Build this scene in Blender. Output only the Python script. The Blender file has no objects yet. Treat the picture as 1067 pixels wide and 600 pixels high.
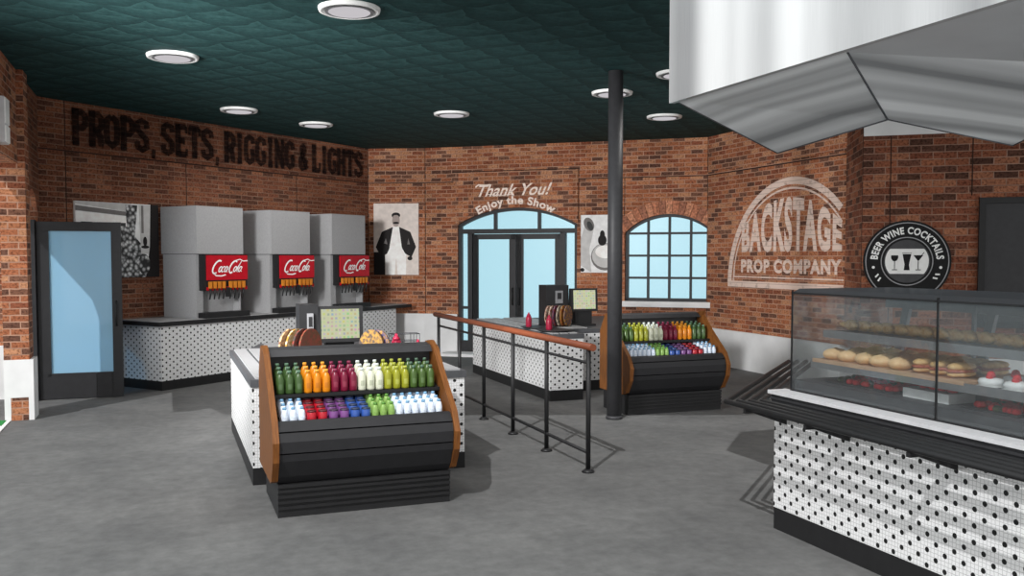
import bpy, bmesh, random
from math import *
from mathutils import Vector, Matrix
random.seed(7)
COL = bpy.context.scene.collection
SC = bpy.context.scene

# ------------------------------------------------------------------ colour / materials
def lin(c):
    return tuple(((v/255)/12.92 if v/255 <= .04045 else ((v/255+.055)/1.055)**2.4) for v in c)
def rgba(c): return (*lin(c), 1)

class NT:
    def __init__(s, name):
        s.m = bpy.data.materials.new(name); s.m.use_nodes = True
        s.t = s.m.node_tree; s.t.nodes.clear()
        s.out = s.n('ShaderNodeOutputMaterial')
    def n(s, typ, **kw):
        nd = s.t.nodes.new(typ)
        for k, v in kw.items():
            if k.startswith('i_'):
                nd.inputs[k[2:].replace('_', ' ')].default_value = v
            else: setattr(nd, k, v)
        return nd
    def l(s, a, b): s.t.links.new(a, b)
    def math(s, op, a, b=None, c=None):
        nd = s.n('ShaderNodeMath', operation=op)
        for i, v in enumerate((a, b, c)):
            if v is None: continue
            if isinstance(v, (int, float)): nd.inputs[i].default_value = v
            else: s.l(v, nd.inputs[i])
        return nd.outputs[0]
    def ramp(s, fac, stops, interp='LINEAR'):
        nd = s.n('ShaderNodeValToRGB'); cr = nd.color_ramp; cr.interpolation = interp
        while len(cr.elements) < len(stops): cr.elements.new(.5)
        for e, (p, c) in zip(cr.elements, stops): e.position = p; e.color = rgba(c)
        s.l(fac, nd.inputs[0]); return nd.outputs[0]
    def mix(s, fac, a, b, blend='MIX'):
        nd = s.n('ShaderNodeMix', data_type='RGBA', blend_type=blend)
        for i, v in ((0, fac), (6, a), (7, b)):
            if isinstance(v, (int, float)): nd.inputs[i].default_value = v
            elif isinstance(v, tuple): nd.inputs[i].default_value = v
            else: s.l(v, nd.inputs[i])
        return nd.outputs[2]
    def bsdf(s, col, rough=.6, metal=0., spec=.3):
        b = s.n('ShaderNodeBsdfPrincipled')
        if isinstance(col, tuple): b.inputs['Base Color'].default_value = col if len(col) == 4 else rgba(col)
        else: s.l(col, b.inputs['Base Color'])
        b.inputs['Roughness'].default_value = rough; b.inputs['Metallic'].default_value = metal
        b.inputs['Specular IOR Level'].default_value = spec
        s.l(b.outputs[0], s.out.inputs[0]); return b
    def uv(s): return s.n('ShaderNodeTexCoord').outputs['UV']
    def noise(s, scale, detail=3, vec=None, rough=.5):
        nd = s.n('ShaderNodeTexNoise', i_Scale=scale, i_Detail=detail, i_Roughness=rough)
        if vec is not None: s.l(vec, nd.inputs['Vector'])
        return nd.outputs[0]
    def scalev(s, vec, sc):
        nd = s.n('ShaderNodeVectorMath', operation='MULTIPLY'); nd.inputs[1].default_value = sc
        s.l(vec, nd.inputs[0]); return nd.outputs[0]

def plain(name, c, rough=.6, metal=0., spec=.25, var=.06, scale=14):
    t = NT(name); n = t.noise(scale, 3, t.n('ShaderNodeTexCoord').outputs['Object'])
    lo = tuple(max(0, v*(1-var)) for v in c); hi = tuple(min(255, v*(1+var)) for v in c)
    t.bsdf(t.ramp(n, [(.3, lo), (.7, hi)]), rough, metal, spec); return t.m

def brick_mat(name, cols, mortar, w=.21, h=.075, ms=.008):
    t = NT(name); uv = t.uv()
    b = t.n('ShaderNodeTexBrick', offset=.5, squash=1.)
    b.inputs['Scale'].default_value = 1; b.inputs['Brick Width'].default_value = w; b.inputs['Row Height'].default_value = h
    b.inputs['Mortar Size'].default_value = ms; b.inputs['Mortar Smooth'].default_value = .3; b.inputs['Bias'].default_value = 0
    b.inputs['Color1'].default_value = (0, 0, 0, 1); b.inputs['Color2'].default_value = (1, 1, 1, 1); b.inputs['Mortar'].default_value = (.5, .5, .5, 1)
    wob = t.n('ShaderNodeVectorMath', operation='ADD'); t.l(uv, wob.inputs[0])
    nz = t.n('ShaderNodeTexNoise', i_Scale=9., i_Detail=2.); t.l(uv, nz.inputs['Vector'])
    sc = t.n('ShaderNodeVectorMath', operation='SCALE'); t.l(nz.outputs['Color'], sc.inputs[0]); sc.inputs['Scale'].default_value = .012
    t.l(sc.outputs[0], wob.inputs[1]); t.l(wob.outputs[0], b.inputs['Vector'])
    stops = [(i/(len(cols)), c) for i, c in enumerate(cols)]
    c = t.ramp(b.outputs['Color'], stops, 'CONSTANT')
    n1 = t.noise(22, 4, uv, .65); n2 = t.noise(1.1, 3, uv)
    c = t.mix(t.math('MULTIPLY', n1, .45), c, rgba((140, 90, 66)))
    n3 = t.noise(34, 3, uv, .6); c = t.mix(.8, c, t.ramp(n3, [(.34, (120, 108, 104)), (.5, (228, 224, 220)), (.66, (255, 255, 255))]), 'MULTIPLY')
    c = t.mix(.55, c, t.ramp(n2, [(.35, (178, 170, 165)), (.65, (255, 250, 245))]), 'MULTIPLY')
    mm = t.math('MULTIPLY', b.outputs['Fac'], t.math('ADD', t.math('MULTIPLY', t.noise(3.2, 3, uv), 1.1), .05))
    c = t.mix(mm, c, rgba(mortar))
    bs = t.bsdf(c, .9, 0, .1)
    bump = t.n('ShaderNodeBump', i_Strength=.35, i_Distance=.01)
    t.l(t.math('SUBTRACT', 1., b.outputs['Fac']), bump.inputs['Height']); t.l(bump.outputs[0], bs.inputs['Normal'])
    return t.m

BR = [(182, 116, 84), (214, 150, 112), (164, 100, 76), (202, 130, 94), (112, 84, 74), (224, 166, 128), (190, 122, 90), (138, 102, 86), (208, 140, 102)]
BRD = [(142, 92, 72), (160, 106, 80), (130, 84, 66), (152, 100, 76), (100, 72, 62), (172, 118, 92), (146, 94, 74), (118, 80, 68)]
BRB = [(158, 98, 76), (178, 116, 88), (140, 86, 68), (170, 108, 82), (82, 62, 56), (186, 128, 100), (150, 94, 74), (122, 84, 72), (98, 72, 64)]
M = {}
M['brick'] = brick_mat('red brick', BR, (200, 158, 134))
M['brick_shaded'] = brick_mat('shaded brown brick', BRD, (150, 120, 102), .24, .07)  # darker copy of the brick, the wall's shade put into its colours
M['brick_bar'] = brick_mat('large red brick', BRB, (168, 134, 116), .27, .085, .007)
M['seam'] = plain('dark joint', (52, 36, 30), .9)
M['stone'] = plain('pale grey render', (222, 222, 222), .85, var=.03, scale=3)
M['black'] = plain('black painted metal', (34, 34, 35), .45)
M['charcoal'] = plain('charcoal metal', (54, 54, 56), .5, var=.05)
M['casing'] = plain('black cooler casing', (40, 40, 42), .55, var=.05)
M['frame'] = plain('dark bronze frame', (46, 46, 48), .5, var=.05)
M['void'] = plain('black gap', (10, 10, 10), .8)
M['steelgrey'] = plain('brushed grey steel', (156, 156, 157), .45, .0, .4, .03, 40)
M['lightgrey'] = plain('light grey metal', (200, 200, 202), .4, .0, .4, .03)
M['midgrey'] = plain('grey laminate', (122, 122, 124), .5, var=.05)
M['darkgrey'] = plain('dark grey laminate', (78, 79, 82), .5, var=.05)
M['white'] = plain('white plastic', (238, 238, 236), .4, var=.02)
M['red'] = plain('deep red plastic', (176, 18, 34), .35, var=.05)
M['signblack'] = plain('matt black sign face', (14, 14, 15), .6)
M['amber'] = plain('amber valve plastic', (196, 120, 40), .4)
M['ketchup'] = plain('maroon squeeze bottle', (150, 32, 58), .35)
M['green_mat'] = plain('green woven mat', (40, 128, 62), .9, var=.2, scale=60)

def wood(name, c1, c2, sx=1.5, sy=30):
    t = NT(name); v = t.scalev(t.uv(), (sx, sy, 1))
    n = t.noise(2.2, 4, v, .6)
    t.bsdf(t.ramp(n, [(.3, c1), (.7, c2)]), .5, 0, .3); return t.m
M['wood'] = wood('oak end panel', (92, 52, 20), (134, 84, 38), 40, 3)
M['railwood'] = wood('cherry handrail', (100, 50, 30), (132, 72, 46), 3, 60)
M['board'] = wood('pale serving board', (186, 150, 120), (214, 180, 150), 4, 40)

def tile_mat():
    t = NT('white mosaic tile with black dots'); uv = t.uv()
    px, py = .122, .086
    def lat(ox, oy):
        a = t.n('ShaderNodeVectorMath', operation='MULTIPLY_ADD'); t.l(uv, a.inputs[0]); a.inputs[1].default_value = (1/px, 1/py, 0); a.inputs[2].default_value = (ox, oy, 0)
        f = t.n('ShaderNodeVectorMath', operation='FRACTION'); t.l(a.outputs[0], f.inputs[0])
        s = t.n('ShaderNodeVectorMath', operation='SUBTRACT'); t.l(f.outputs[0], s.inputs[0]); s.inputs[1].default_value = (.5, .5, 0)
        m = t.n('ShaderNodeVectorMath', operation='MULTIPLY'); t.l(s.outputs[0], m.inputs[0]); m.inputs[1].default_value = (px, py, 0)
        g = t.n('ShaderNodeVectorMath', operation='LENGTH'); t.l(m.outputs[0], g.inputs[0]); return g.outputs['Value']
    d = t.math('MINIMUM', lat(0, 0), lat(.5, .5))
    mask = t.math('LESS_THAN', d, .0145)
    vo = t.n('ShaderNodeTexVoronoi', feature='DISTANCE_TO_EDGE'); vo.inputs['Scale'].default_value = 42; vo.inputs['Randomness'].default_value = .15
    t.l(uv, vo.inputs['Vector'])
    c = t.ramp(vo.outputs['Distance'], [(.02, (176, 176, 176)), (.10, (226, 226, 226))])
    c = t.mix(mask, c, rgba((26, 26, 26)))
    t.bsdf(c, .35, 0, .3); return t.m
M['tile'] = tile_mat()

def floor_mat():
    t = NT('polished grey concrete'); o = t.n('ShaderNodeTexCoord').outputs['Object']
    a = t.noise(1.3, 5, o, .6); b = t.noise(9, 4, t.scalev(o, (1, 1, 1)), .65)
    c = t.ramp(a, [(.3, (96, 96, 96)), (.7, (114, 114, 113))])
    c = t.mix(.45, c, t.ramp(b, [(.3, (168, 168, 168)), (.7, (255, 255, 255))]), 'MULTIPLY')
    t.bsdf(c, .75, 0, .15); return t.m
M['floor'] = floor_mat()

def ceil_mat():
    t = NT('dark green pressed ceiling'); uv = t.uv()
    v = t.scalev(uv, (1/.62, 1/.34, 1))
    n = t.n('ShaderNodeTexNoise', i_Scale=3.2, i_Detail=3.); t.l(uv, n.inputs['Vector'])
    vm = t.n('ShaderNodeVectorMath', operation='MULTIPLY_ADD'); t.l(n.outputs['Color'], vm.inputs[0]); vm.inputs[1].default_value = (.35, .35, 0); t.l(v, vm.inputs[2])
    sp = t.n('ShaderNodeSeparateXYZ'); t.l(vm.outputs[0], sp.inputs[0])
    row = t.math('FLOOR', sp.outputs[1]); xo = t.math('ADD', sp.outputs[0], t.math('MULTIPLY', row, .5))
    fx = t.math('SUBTRACT', t.math('FRACT', xo), .5); fy = t.math('FRACT', sp.outputs[1])
    arch = t.math('SUBTRACT', 1., t.math('MULTIPLY', t.math('MULTIPLY', fx, fx), 3.2))
    k = t.math('MULTIPLY', t.math('SUBTRACT', arch, fy), 1.)
    kk = t.math('FRACT', t.math('ADD', k, 1.0))
    fine = t.noise(16, 4, uv, .6)
    f = t.math('ADD', t.math('MULTIPLY', kk, .38), t.math('MULTIPLY', fine, .62))
    c = t.ramp(f, [(.25, (26, 52, 53)), (.5, (35, 66, 66)), (.8, (52, 86, 85))])
    bs = t.bsdf(c, .8, 0, .15)
    bump = t.n('ShaderNodeBump', i_Strength=.3, i_Distance=.02); t.l(f, bump.inputs['Height']); t.l(bump.outputs[0], bs.inputs['Normal'])
    return t.m
M['ceiling'] = ceil_mat()

def glass_mat(name, tint, diff, fdiff, fgloss=.06, rough=.02):
    t = NT(name)
    tr = t.n('ShaderNodeBsdfTransparent'); tr.inputs[0].default_value = rgba(tint)
    df = t.n('ShaderNodeBsdfDiffuse'); df.inputs[0].default_value = rgba(diff)
    gl = t.n('ShaderNodeBsdfGlossy'); gl.inputs['Roughness'].default_value = rough
    m1 = t.n('ShaderNodeMixShader'); m1.inputs[0].default_value = fdiff; t.l(tr.outputs[0], m1.inputs[1]); t.l(df.outputs[0], m1.inputs[2])
    m2 = t.n('ShaderNodeMixShader'); m2.inputs[0].default_value = fgloss; t.l(m1.outputs[0], m2.inputs[1]); t.l(gl.outputs[0], m2.inputs[2])
    t.l(m2.outputs[0], t.out.inputs[0]); return t.m
M['glass'] = glass_mat('clear window glass', (250, 253, 254), (200, 230, 240), .02, .015, .35)
M['blueglass'] = glass_mat('blue tinted door glass', (160, 212, 240), (186, 232, 255), .52, .02)
M['caseglass'] = glass_mat('display case glass', (238, 240, 240), (150, 152, 154), .07, .03)
M['roofglass'] = glass_mat('smoked case roof glass', (130, 132, 136), (120, 122, 126), .45, .04)

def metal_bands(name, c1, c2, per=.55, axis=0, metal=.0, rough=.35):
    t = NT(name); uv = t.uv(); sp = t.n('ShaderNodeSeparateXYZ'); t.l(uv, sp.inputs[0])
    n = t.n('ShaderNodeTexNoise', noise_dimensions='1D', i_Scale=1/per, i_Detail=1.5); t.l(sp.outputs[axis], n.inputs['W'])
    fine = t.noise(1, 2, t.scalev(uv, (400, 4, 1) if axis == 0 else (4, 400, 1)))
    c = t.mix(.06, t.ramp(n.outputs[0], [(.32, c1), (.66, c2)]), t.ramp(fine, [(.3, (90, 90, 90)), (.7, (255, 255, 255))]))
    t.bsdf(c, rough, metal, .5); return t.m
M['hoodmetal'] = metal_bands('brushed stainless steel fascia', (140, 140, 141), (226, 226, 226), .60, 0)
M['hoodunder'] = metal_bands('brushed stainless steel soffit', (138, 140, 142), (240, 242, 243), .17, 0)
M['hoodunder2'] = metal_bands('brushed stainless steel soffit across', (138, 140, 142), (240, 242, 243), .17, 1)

def paint_mat(name, c, lo, hi, amt, brick):
    t = NT(name); uv = t.uv()
    n = t.noise(7, 5, uv, .7)
    f = t.n('ShaderNodeMapRange'); f.inputs['From Min'].default_value = lo; f.inputs['From Max'].default_value = hi; t.l(n, f.inputs['Value'])
    sp = t.n('ShaderNodeSeparateXYZ'); t.l(uv, sp.inputs[0])
    jt = t.math('LESS_THAN', t.math('FRACT', t.math('DIVIDE', sp.outputs[1], brick)), .10)
    fac = t.math('MULTIPLY', t.math('MULTIPLY', f.outputs[0], amt), t.math('SUBTRACT', 1., t.math('MULTIPLY', jt, .45)))
    d = t.n('ShaderNodeBsdfDiffuse'); d.inputs[0].default_value = rgba(c); tr = t.n('ShaderNodeBsdfTransparent')
    m = t.n('ShaderNodeMixShader'); t.l(fac, m.inputs[0]); t.l(tr.outputs[0], m.inputs[1]); t.l(d.outputs[0], m.inputs[2])
    t.l(m.outputs[0], t.out.inputs[0]); return t.m
M['paint_dark'] = paint_mat('faded black wall paint', (40, 30, 28), .18, .46, .86, .07)
M['paint_pale'] = paint_mat('faded whitewash paint', (238, 214, 200), .15, .46, .78, .075)
M['paint_pink'] = paint_mat('faded cream lettering paint', (250, 232, 220), .1, .36, .95, .075)

# ------------------------------------------------------------------ mesh builder
class B:
    def __init__(s): s.bm = bmesh.new(); s.mat = 0
    def face(s, pts, mat=None, smooth=False):
        vs = [s.bm.verts.new(p) for p in pts]
        try: f = s.bm.faces.new(vs)
        except ValueError: return None
        f.material_index = s.mat if mat is None else mat; f.smooth = smooth; return f
    def box(s, x0, x1, y0, y1, z0, z1, mat=None):
        x0, x1 = min(x0, x1), max(x0, x1); y0, y1 = min(y0, y1), max(y0, y1)
        p = [(x0, y0, z0), (x1, y0, z0), (x1, y1, z0), (x0, y1, z0), (x0, y0, z1), (x1, y0, z1), (x1, y1, z1), (x0, y1, z1)]
        for q in ((0, 3, 2, 1), (4, 5, 6, 7), (0, 1, 5, 4), (1, 2, 6, 5), (2, 3, 7, 6), (3, 0, 4, 7)):
            s.face([p[i] for i in q], mat)
        return s
    def prism(s, poly, a0, a1, axis='z', mat=None, smooth=False):
        def P(u, v, a): return {'z': (u, v, a), 'x': (a, u, v), 'y': (u, a, v)}[axis]
        A = sum(poly[i][0]*poly[(i+1) % len(poly)][1]-poly[(i+1) % len(poly)][0]*poly[i][1] for i in range(len(poly)))
        if A < 0: poly = poly[::-1]
        if axis == 'y': poly = poly[::-1]
        n = len(poly)
        s.face([P(*q, a1) for q in poly], mat); s.face([P(*q, a0) for q in poly[::-1]], mat)
        for i in range(n):
            a, b = poly[i], poly[(i+1) % n]
            s.face([P(*a, a0), P(*b, a0), P(*b, a1), P(*a, a1)], mat, smooth)
        return s
    def lathe(s, prof, c=(0, 0, 0), seg=12, mat=None, sx=1., sy=1., smooth=True):
        rings = []
        for r, z in prof:
            rings.append([s.bm.verts.new((c[0]+r*sx*cos(2*pi*i/seg), c[1]+r*sy*sin(2*pi*i/seg), c[2]+z)) for i in range(seg)] if r > 1e-5 else [s.bm.verts.new((c[0], c[1], c[2]+z))])
        for a, b in zip(rings, rings[1:]):
            for i in range(seg):
                j = (i+1) % seg
                q = [a[i % len(a)], a[j % len(a)], b[j % len(b)], b[i % len(b)]]
                q = list(dict.fromkeys(q))
                if len(q) > 2:
                    try: f = s.bm.faces.new(q)
                    except ValueError: continue
                    f.material_index = s.mat if mat is None else mat; f.smooth = smooth
        for ring, rev in ((rings[0], True), (rings[-1], False)):
            if len(ring) > 2:
                f = s.bm.faces.new(ring[::-1] if rev else ring); f.material_index = s.mat if mat is None else mat
        return s
    def tube(s, pts, r, seg=8, mat=None, closed=False):
        pts = [Vector(p) for p in pts]; rings = []
        n = len(pts)
        for i, p in enumerate(pts):
            if closed: d = (pts[(i+1) % n]-pts[i-1])
            else: d = (pts[min(i+1, n-1)]-pts[max(i-1, 0)])
            d.normalize(); up = Vector((0, 0, 1)) if abs(d.z) < .95 else Vector((1, 0, 0))
            a = d.cross(up).normalized(); b = d.cross(a).normalized()
            rr = r[i] if isinstance(r, (list, tuple)) else r
            rings.append([s.bm.verts.new(p+a*rr*cos(2*pi*k/seg)+b*rr*sin(2*pi*k/seg)) for k in range(seg)])
        m = s.mat if mat is None else mat
        for i in range(n if closed else n-1):
            a, b = rings[i], rings[(i+1) % n]
            for k in range(seg):
                f = s.bm.faces.new([a[k], a[(k+1) % seg], b[(k+1) % seg], b[k]]); f.material_index = m; f.smooth = True
        if not closed:
            for q in (rings[0], rings[-1][::-1]):
                f = s.bm.faces.new(q); f.material_index = m
        return s
    def blob(s, c, r, mat=None, seg=10, rings=6):
        prof = [(sin(pi*i/rings), -cos(pi*i/rings)) for i in range(rings+1)]
        prof = [(p if p > 1e-4 else 0, z*r[2]) for p, z in prof]
        k0 = len(s.bm.verts)
        s.lathe(prof, c, seg, mat, r[0], r[1]); return s
    def xform(s, mtx, start=0):
        s.bm.verts.ensure_lookup_table()
        for v in s.bm.verts[start:]: v.co = mtx @ v.co
        return s
    def build(s, name, mats, parent=None, loc=(0, 0, 0), rz=0., label=None, link=True):
        bm = s.bm; bmesh.ops.recalc_face_normals(bm, faces=bm.faces[:])
        uvl = bm.loops.layers.uv.new('UVMap')
        for f in bm.faces:
            n = f.normal
            if abs(n.z) < .6:
                t = Vector((-n.y, n.x, 0))
                t = t.normalized() if t.length > 1e-6 else Vector((1, 0, 0))
                for lp in f.loops: lp[uvl].uv = (lp.vert.co.dot(t)+5, lp.vert.co.z)
            else:
                for lp in f.loops: lp[uvl].uv = (lp.vert.co.x, lp.vert.co.y)
        me = bpy.data.meshes.new(name); bm.to_mesh(me); bm.free()
        for m in (mats if isinstance(mats, (list, tuple)) else [mats]): me.materials.append(M[m] if isinstance(m, str) else m)
        o = bpy.data.objects.new(name, me); COL.objects.link(o)
        o.location = loc; o.rotation_euler = (0, 0, rz)
        if parent: o.parent = parent
        if label: o['label'] = label
        return o

def tag(o, label, cat, group=None):
    o['label'] = label; o['category'] = cat
    if group: o['group'] = group
    return o
def thing(name, label, cat, loc=(0, 0, 0), rz=0., group=None):
    o = bpy.data.objects.new(name, None); o.empty_display_size = .1; COL.objects.link(o)
    o.location = loc; o.rotation_euler = (0, 0, rz); return tag(o, label, cat, group)
def struct(o): o['kind'] = 'structure'; return o
def sempty(name, loc, rz):
    o = bpy.data.objects.new(name, None); COL.objects.link(o); o.location = loc; o.rotation_euler = (0, 0, rz); return struct(o)
def dup(root, loc, label=None, group=None, rz=None):
    r = root.copy(); COL.objects.link(r); r.location = loc
    if rz is not None: r.rotation_euler = (0, 0, rz)
    if label: r['label'] = label
    if group: r['group'] = group
    for ch in list(root.children):
        c = ch.copy(); COL.objects.link(c); c.parent = r
        for g in ch.children:
            d = g.copy(); COL.objects.link(d); d.parent = c
    return r

# ---- flat lettering: ribbons and warped font outlines in a local (u, v) plane, raised t metres towards -y
def ribbon(b, pts, w, t0=0., t1=.004, mat=None, closed=False):
    n = len(pts); L = []; R = []
    for i in range(n):
        if closed: a, c = pts[i-1], pts[(i+1) % n]
        else: a, c = pts[max(i-1, 0)], pts[min(i+1, n-1)]
        dx, dy = c[0]-a[0], c[1]-a[1]; l = hypot(dx, dy) or 1
        ww = (w[i] if isinstance(w, (list, tuple)) else w)/2
        L.append((pts[i][0]-dy/l*ww, pts[i][1]+dx/l*ww)); R.append((pts[i][0]+dy/l*ww, pts[i][1]-dx/l*ww))
    for i in range(n if closed else n-1):
        j = (i+1) % n
        b.face([(L[i][0], -t1, L[i][1]), (R[i][0], -t1, R[i][1]), (R[j][0], -t1, R[j][1]), (L[j][0], -t1, L[j][1])], mat)
def arcpts(cx, cy, rx, ry, a0, a1, n=14):
    return [(cx+rx*cos(radians(a0+(a1-a0)*i/n)), cy+ry*sin(radians(a0+(a1-a0)*i/n))) for i in range(n+1)]
def flat_poly(b, pts, t=.004, mat=None):
    f = b.face([(x, -t, z) for x, z in pts], mat)
    return f
def text_geo(b, s, fn, t=.004, mat=0, bold=0., spacing=1., cuts=1, dep=0.):
    """font outline, normalised to a 0..1 wide, 0..1 high box, then sent through fn(u, v) -> (x, z)"""
    cu = bpy.data.curves.new('lettering', 'FONT'); cu.body = s; cu.size = 1; cu.offset = bold; cu.space_character = spacing; cu.resolution_u = 4
    o = bpy.data.objects.new('lettering', cu); COL.objects.link(o); bpy.context.view_layer.update()
    me = o.evaluated_get(bpy.context.evaluated_depsgraph_get()).to_mesh()
    tb = bmesh.new(); tb.from_mesh(me)
    bmesh.ops.triangulate(tb, faces=tb.faces[:])
    if cuts: bmesh.ops.subdivide_edges(tb, edges=tb.edges[:], cuts=cuts, use_grid_fill=True)
    xs = [v.co.x for v in tb.verts]; ys = [v.co.y for v in tb.verts]
    x0, x1, y0, y1 = min(xs), max(xs), min(ys), max(ys)
    mp = {}
    for v in tb.verts:
        x, z = fn((v.co.x-x0)/(x1-x0), (v.co.y-y0)/(y1-y0)); mp[v] = b.bm.verts.new((x, -t, z))
    for f in tb.faces:
        try: g = b.bm.faces.new([mp[v] for v in f.verts]); g.material_index = mat
        except ValueError: pass
    tb.free(); bpy.data.objects.remove(o); bpy.data.curves.remove(cu)

# ------------------------------------------------------------------ frames of the angled walls
CEIL = 3.95
def frame(O, D):
    L = hypot(D[0]-O[0], D[1]-O[1]); return O, atan2(D[1]-O[1], D[0]-O[0]), L
W1 = frame((-1.56, 13.43), (3.70, 17.63)); W2 = frame((3.70, 17.63), (4.71, 17.15)); W3 = frame((4.71, 17.15), (9.07, 13.71))
WA = frame((8.92, 13.83), (8.88, 10.28)); WB = frame((8.20, 9.19), (8.20+.786*3.4, 9.19-.618*3.4)); WR = frame((8.88, 10.28), (8.20, 9.19))
TH = .3
# local frame of a wall: +x along it, -y into the room, z up

# ------------------------------------------------------------------ floor, ceiling
b = B(); b.prism([(-3.4, -1.5), (11.5, -1.5), (11.5, 14.6), (9.2, 14.2), (4.9, 17.6), (3.6, 18.1), (-1.8, 13.9), (-3.4, 13.9)], -.2, 0)
struct(b.build('floor', 'floor'))
sd, cd = sin(radians(20.8)), cos(radians(20.8))
def cam_xy(r, d): return (r*cd+d*sd, -r*sd+d*cd)
b = B()
pl = [(-3.2, 13.8), cam_xy(-4.75, 7.15), cam_xy(3.6, 7.15), cam_xy(8.6, 7.15), (10.9, 7.4), (9.3, 9.6), (9.25, 13.9), (4.85, 17.4), (3.7, 17.95), (-1.7, 13.7)]
b.prism(pl, CEIL, CEIL+.15); struct(b.build('ceiling', 'ceiling'))

# ------------------------------------------------------------------ walls
def wall(name, F, mat, openings=(), z0=0., z1=CEIL, s0=0., s1=None, base=None, seams=(), ledge=True, basename=None):
    (O, a, L) = F; s1 = L if s1 is None else s1
    b = B(); cur = s0
    for (a0, a1, zb, fn) in openings:
        if a0 > cur: b.box(cur, a0, 0, TH, z0, z1)
        if zb > z0: b.box(a0, a1, 0, TH, z0, zb)
        N = 16
        for i in range(N):
            u0 = a0+(a1-a0)*i/N; u1 = a0+(a1-a0)*(i+1)/N
            b.prism([(u0, fn(u0)), (u1, fn(u1)), (u1, z1), (u0, z1)], 0, TH, 'y')
        cur = a1
    b.box(cur, s1, 0, TH, z0, z1)
    # thin dark joints between the brick panels and the projecting course near the top
    for (x, za, zb) in seams: b.box(x-.006, x+.006, -.004, 0, za, zb, 1)
    if ledge: b.box(s0, s1, -.012, 0, 3.275, 3.29, 1); b.box(s0, s1, -.03, 0, 3.29, 3.33, 0)
    w = struct(b.build(name, [mat, 'seam'], None, (O[0], O[1], 0), a))
    if base:
        b = B()
        for (x0, x1, h) in base: b.box(x0, x1, -.05, -.001, 0, h)
        struct(b.build(basename, 'stone', None, (O[0], O[1], 0), a))
    return w
def seg_arch(c, hw, spring, rise):
    R = (hw*hw+rise*rise)/(2*rise); zc = spring+rise-R
    return lambda s: zc+sqrt(max(R*R-(s-c)**2, 0))
door_arch = seg_arch(1.85, 1.17, 2.465, .315); win_arch = seg_arch(4.70, .79, 2.29, .33)
wall('wall_back_left', W1, 'brick_shaded', seams=[(.42, .1, 3.95), (2.41, .1, 3.28), (4.79, .1, 3.28)], base=[(0, W1[2], .7)], basename='baseboard_back_left')
wall('wall_back_center', W2, 'brick', seams=[(.01, 0, 3.95)], base=[(0, W2[2], .76)], basename='baseboard_back_center')
wall('wall_back_right', W3, 'brick', [(.68, 3.02, 0, door_arch), (3.91, 5.49, 1.06, win_arch)],
     seams=[(.012, .1, 3.95), (.61, 2.5, 3.45), (3.05, 2.5, 3.45), (3.9, 2.6, 3.28), (5.52, .1, 3.28)], base=[(0, .68, .76), (3.02, W3[2], .63)], basename='baseboard_back_right')
wall('wall_right', WA, 'brick', seams=[(.02, 0, 3.95)], base=[(0, WA[2], .62)], basename='baseboard_right')
wall('wall_right_return', WR, 'brick_bar', seams=[(WR[2]-.01, 0, 3.95)], base=[(0, WR[2], .62)], basename='baseboard_right_return', ledge=False)
wall('wall_bar', WB, 'brick_bar', seams=[(.32, .1, 3.35), (1.24, 2.6, 3.35)], z1=3.36, base=[(0, WB[2], .62)], basename='baseboard_bar', ledge=False)
b = B(); b.box(0, WB[2], -.02, .3, 3.36, CEIL); struct(b.build('trim_1', 'stone', None, (WB[0][0], WB[0][1], 0), WB[1]))
# raised brick panel above the entrance doors
b = B()
N = 24
for i in range(N):
    u0 = .61+2.44*i/N; u1 = .61+2.44*(i+1)/N
    g = lambda s: door_arch(s) if .68 < s < 3.02 else 2.465
    b.prism([(u0, g(u0)), (u1, g(u1)), (u1, 3.46), (u0, 3.46)], -.045, -.031, 'y')
b.box(.6, 3.06, -.05, -.031, 3.46, 3.475, 1)
struct(b.build('trim_2', ['brick', 'seam'], None, (W3[0][0], W3[0][1], 0), W3[1]))
# left return wall with the arched doorway (runs along Y at x = -1.52, seen from +x)
LW = ((-1.53, 11.72), pi/2, 1.78)
a_arch = seg_arch(1.02, .52, 2.35, .35)
b = B(); N = 12; b.box(0, .5, 0, .14, 0, CEIL); b.box(1.54, 1.80, 0, .14, 0, CEIL)
for i in range(N):
    u0 = .5+1.04*i/N; u1 = .5+1.04*(i+1)/N
    b.prism([(u0, a_arch(u0)), (u1, a_arch(u1)), (u1, CEIL), (u0, CEIL)], 0, .14, 'y')
struct(b.build('wall_left', ['brick_shaded', 'seam'], None, (LW[0][0], LW[0][1], 0), LW[1]))
b = B()   # header running on towards the viewer above the pier
b.box(-1.80, -1.53, 9.55, 11.60, 2.9, CEIL); struct(b.build('wall_left_header', 'brick'))
b = B(); b.box(-1.72, -1.46, 11.62, 11.95, .66, CEIL, 0); b.box(-1.655, -1.475, 11.60, 11.62, 0, .26, 0); b.box(-1.655, -1.475, 11.60, 11.62, .26, .69, 1)
struct(b.build('wall_left_pier', ['brick', 'stone']))
b = B(); b.box(-1.72, -1.655, 11.60, 11.97, 0, .69); b.box(-1.475, -1.42, 11.60, 11.97, 0, .69); b.box(-1.655, -1.475, 11.62, 11.97, 0, .66)
struct(b.build('baseboard_pier', 'stone'))
b = B(); b.box(-3.3, -1.70, 13.45, 13.7, 0, CEIL); struct(b.build('wall_far_left', 'brick'))
b = B(); b.box(-3.3, -1.70, 13.40, 13.449, 0, .7); struct(b.build('baseboard_far_left', 'stone'))
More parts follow.
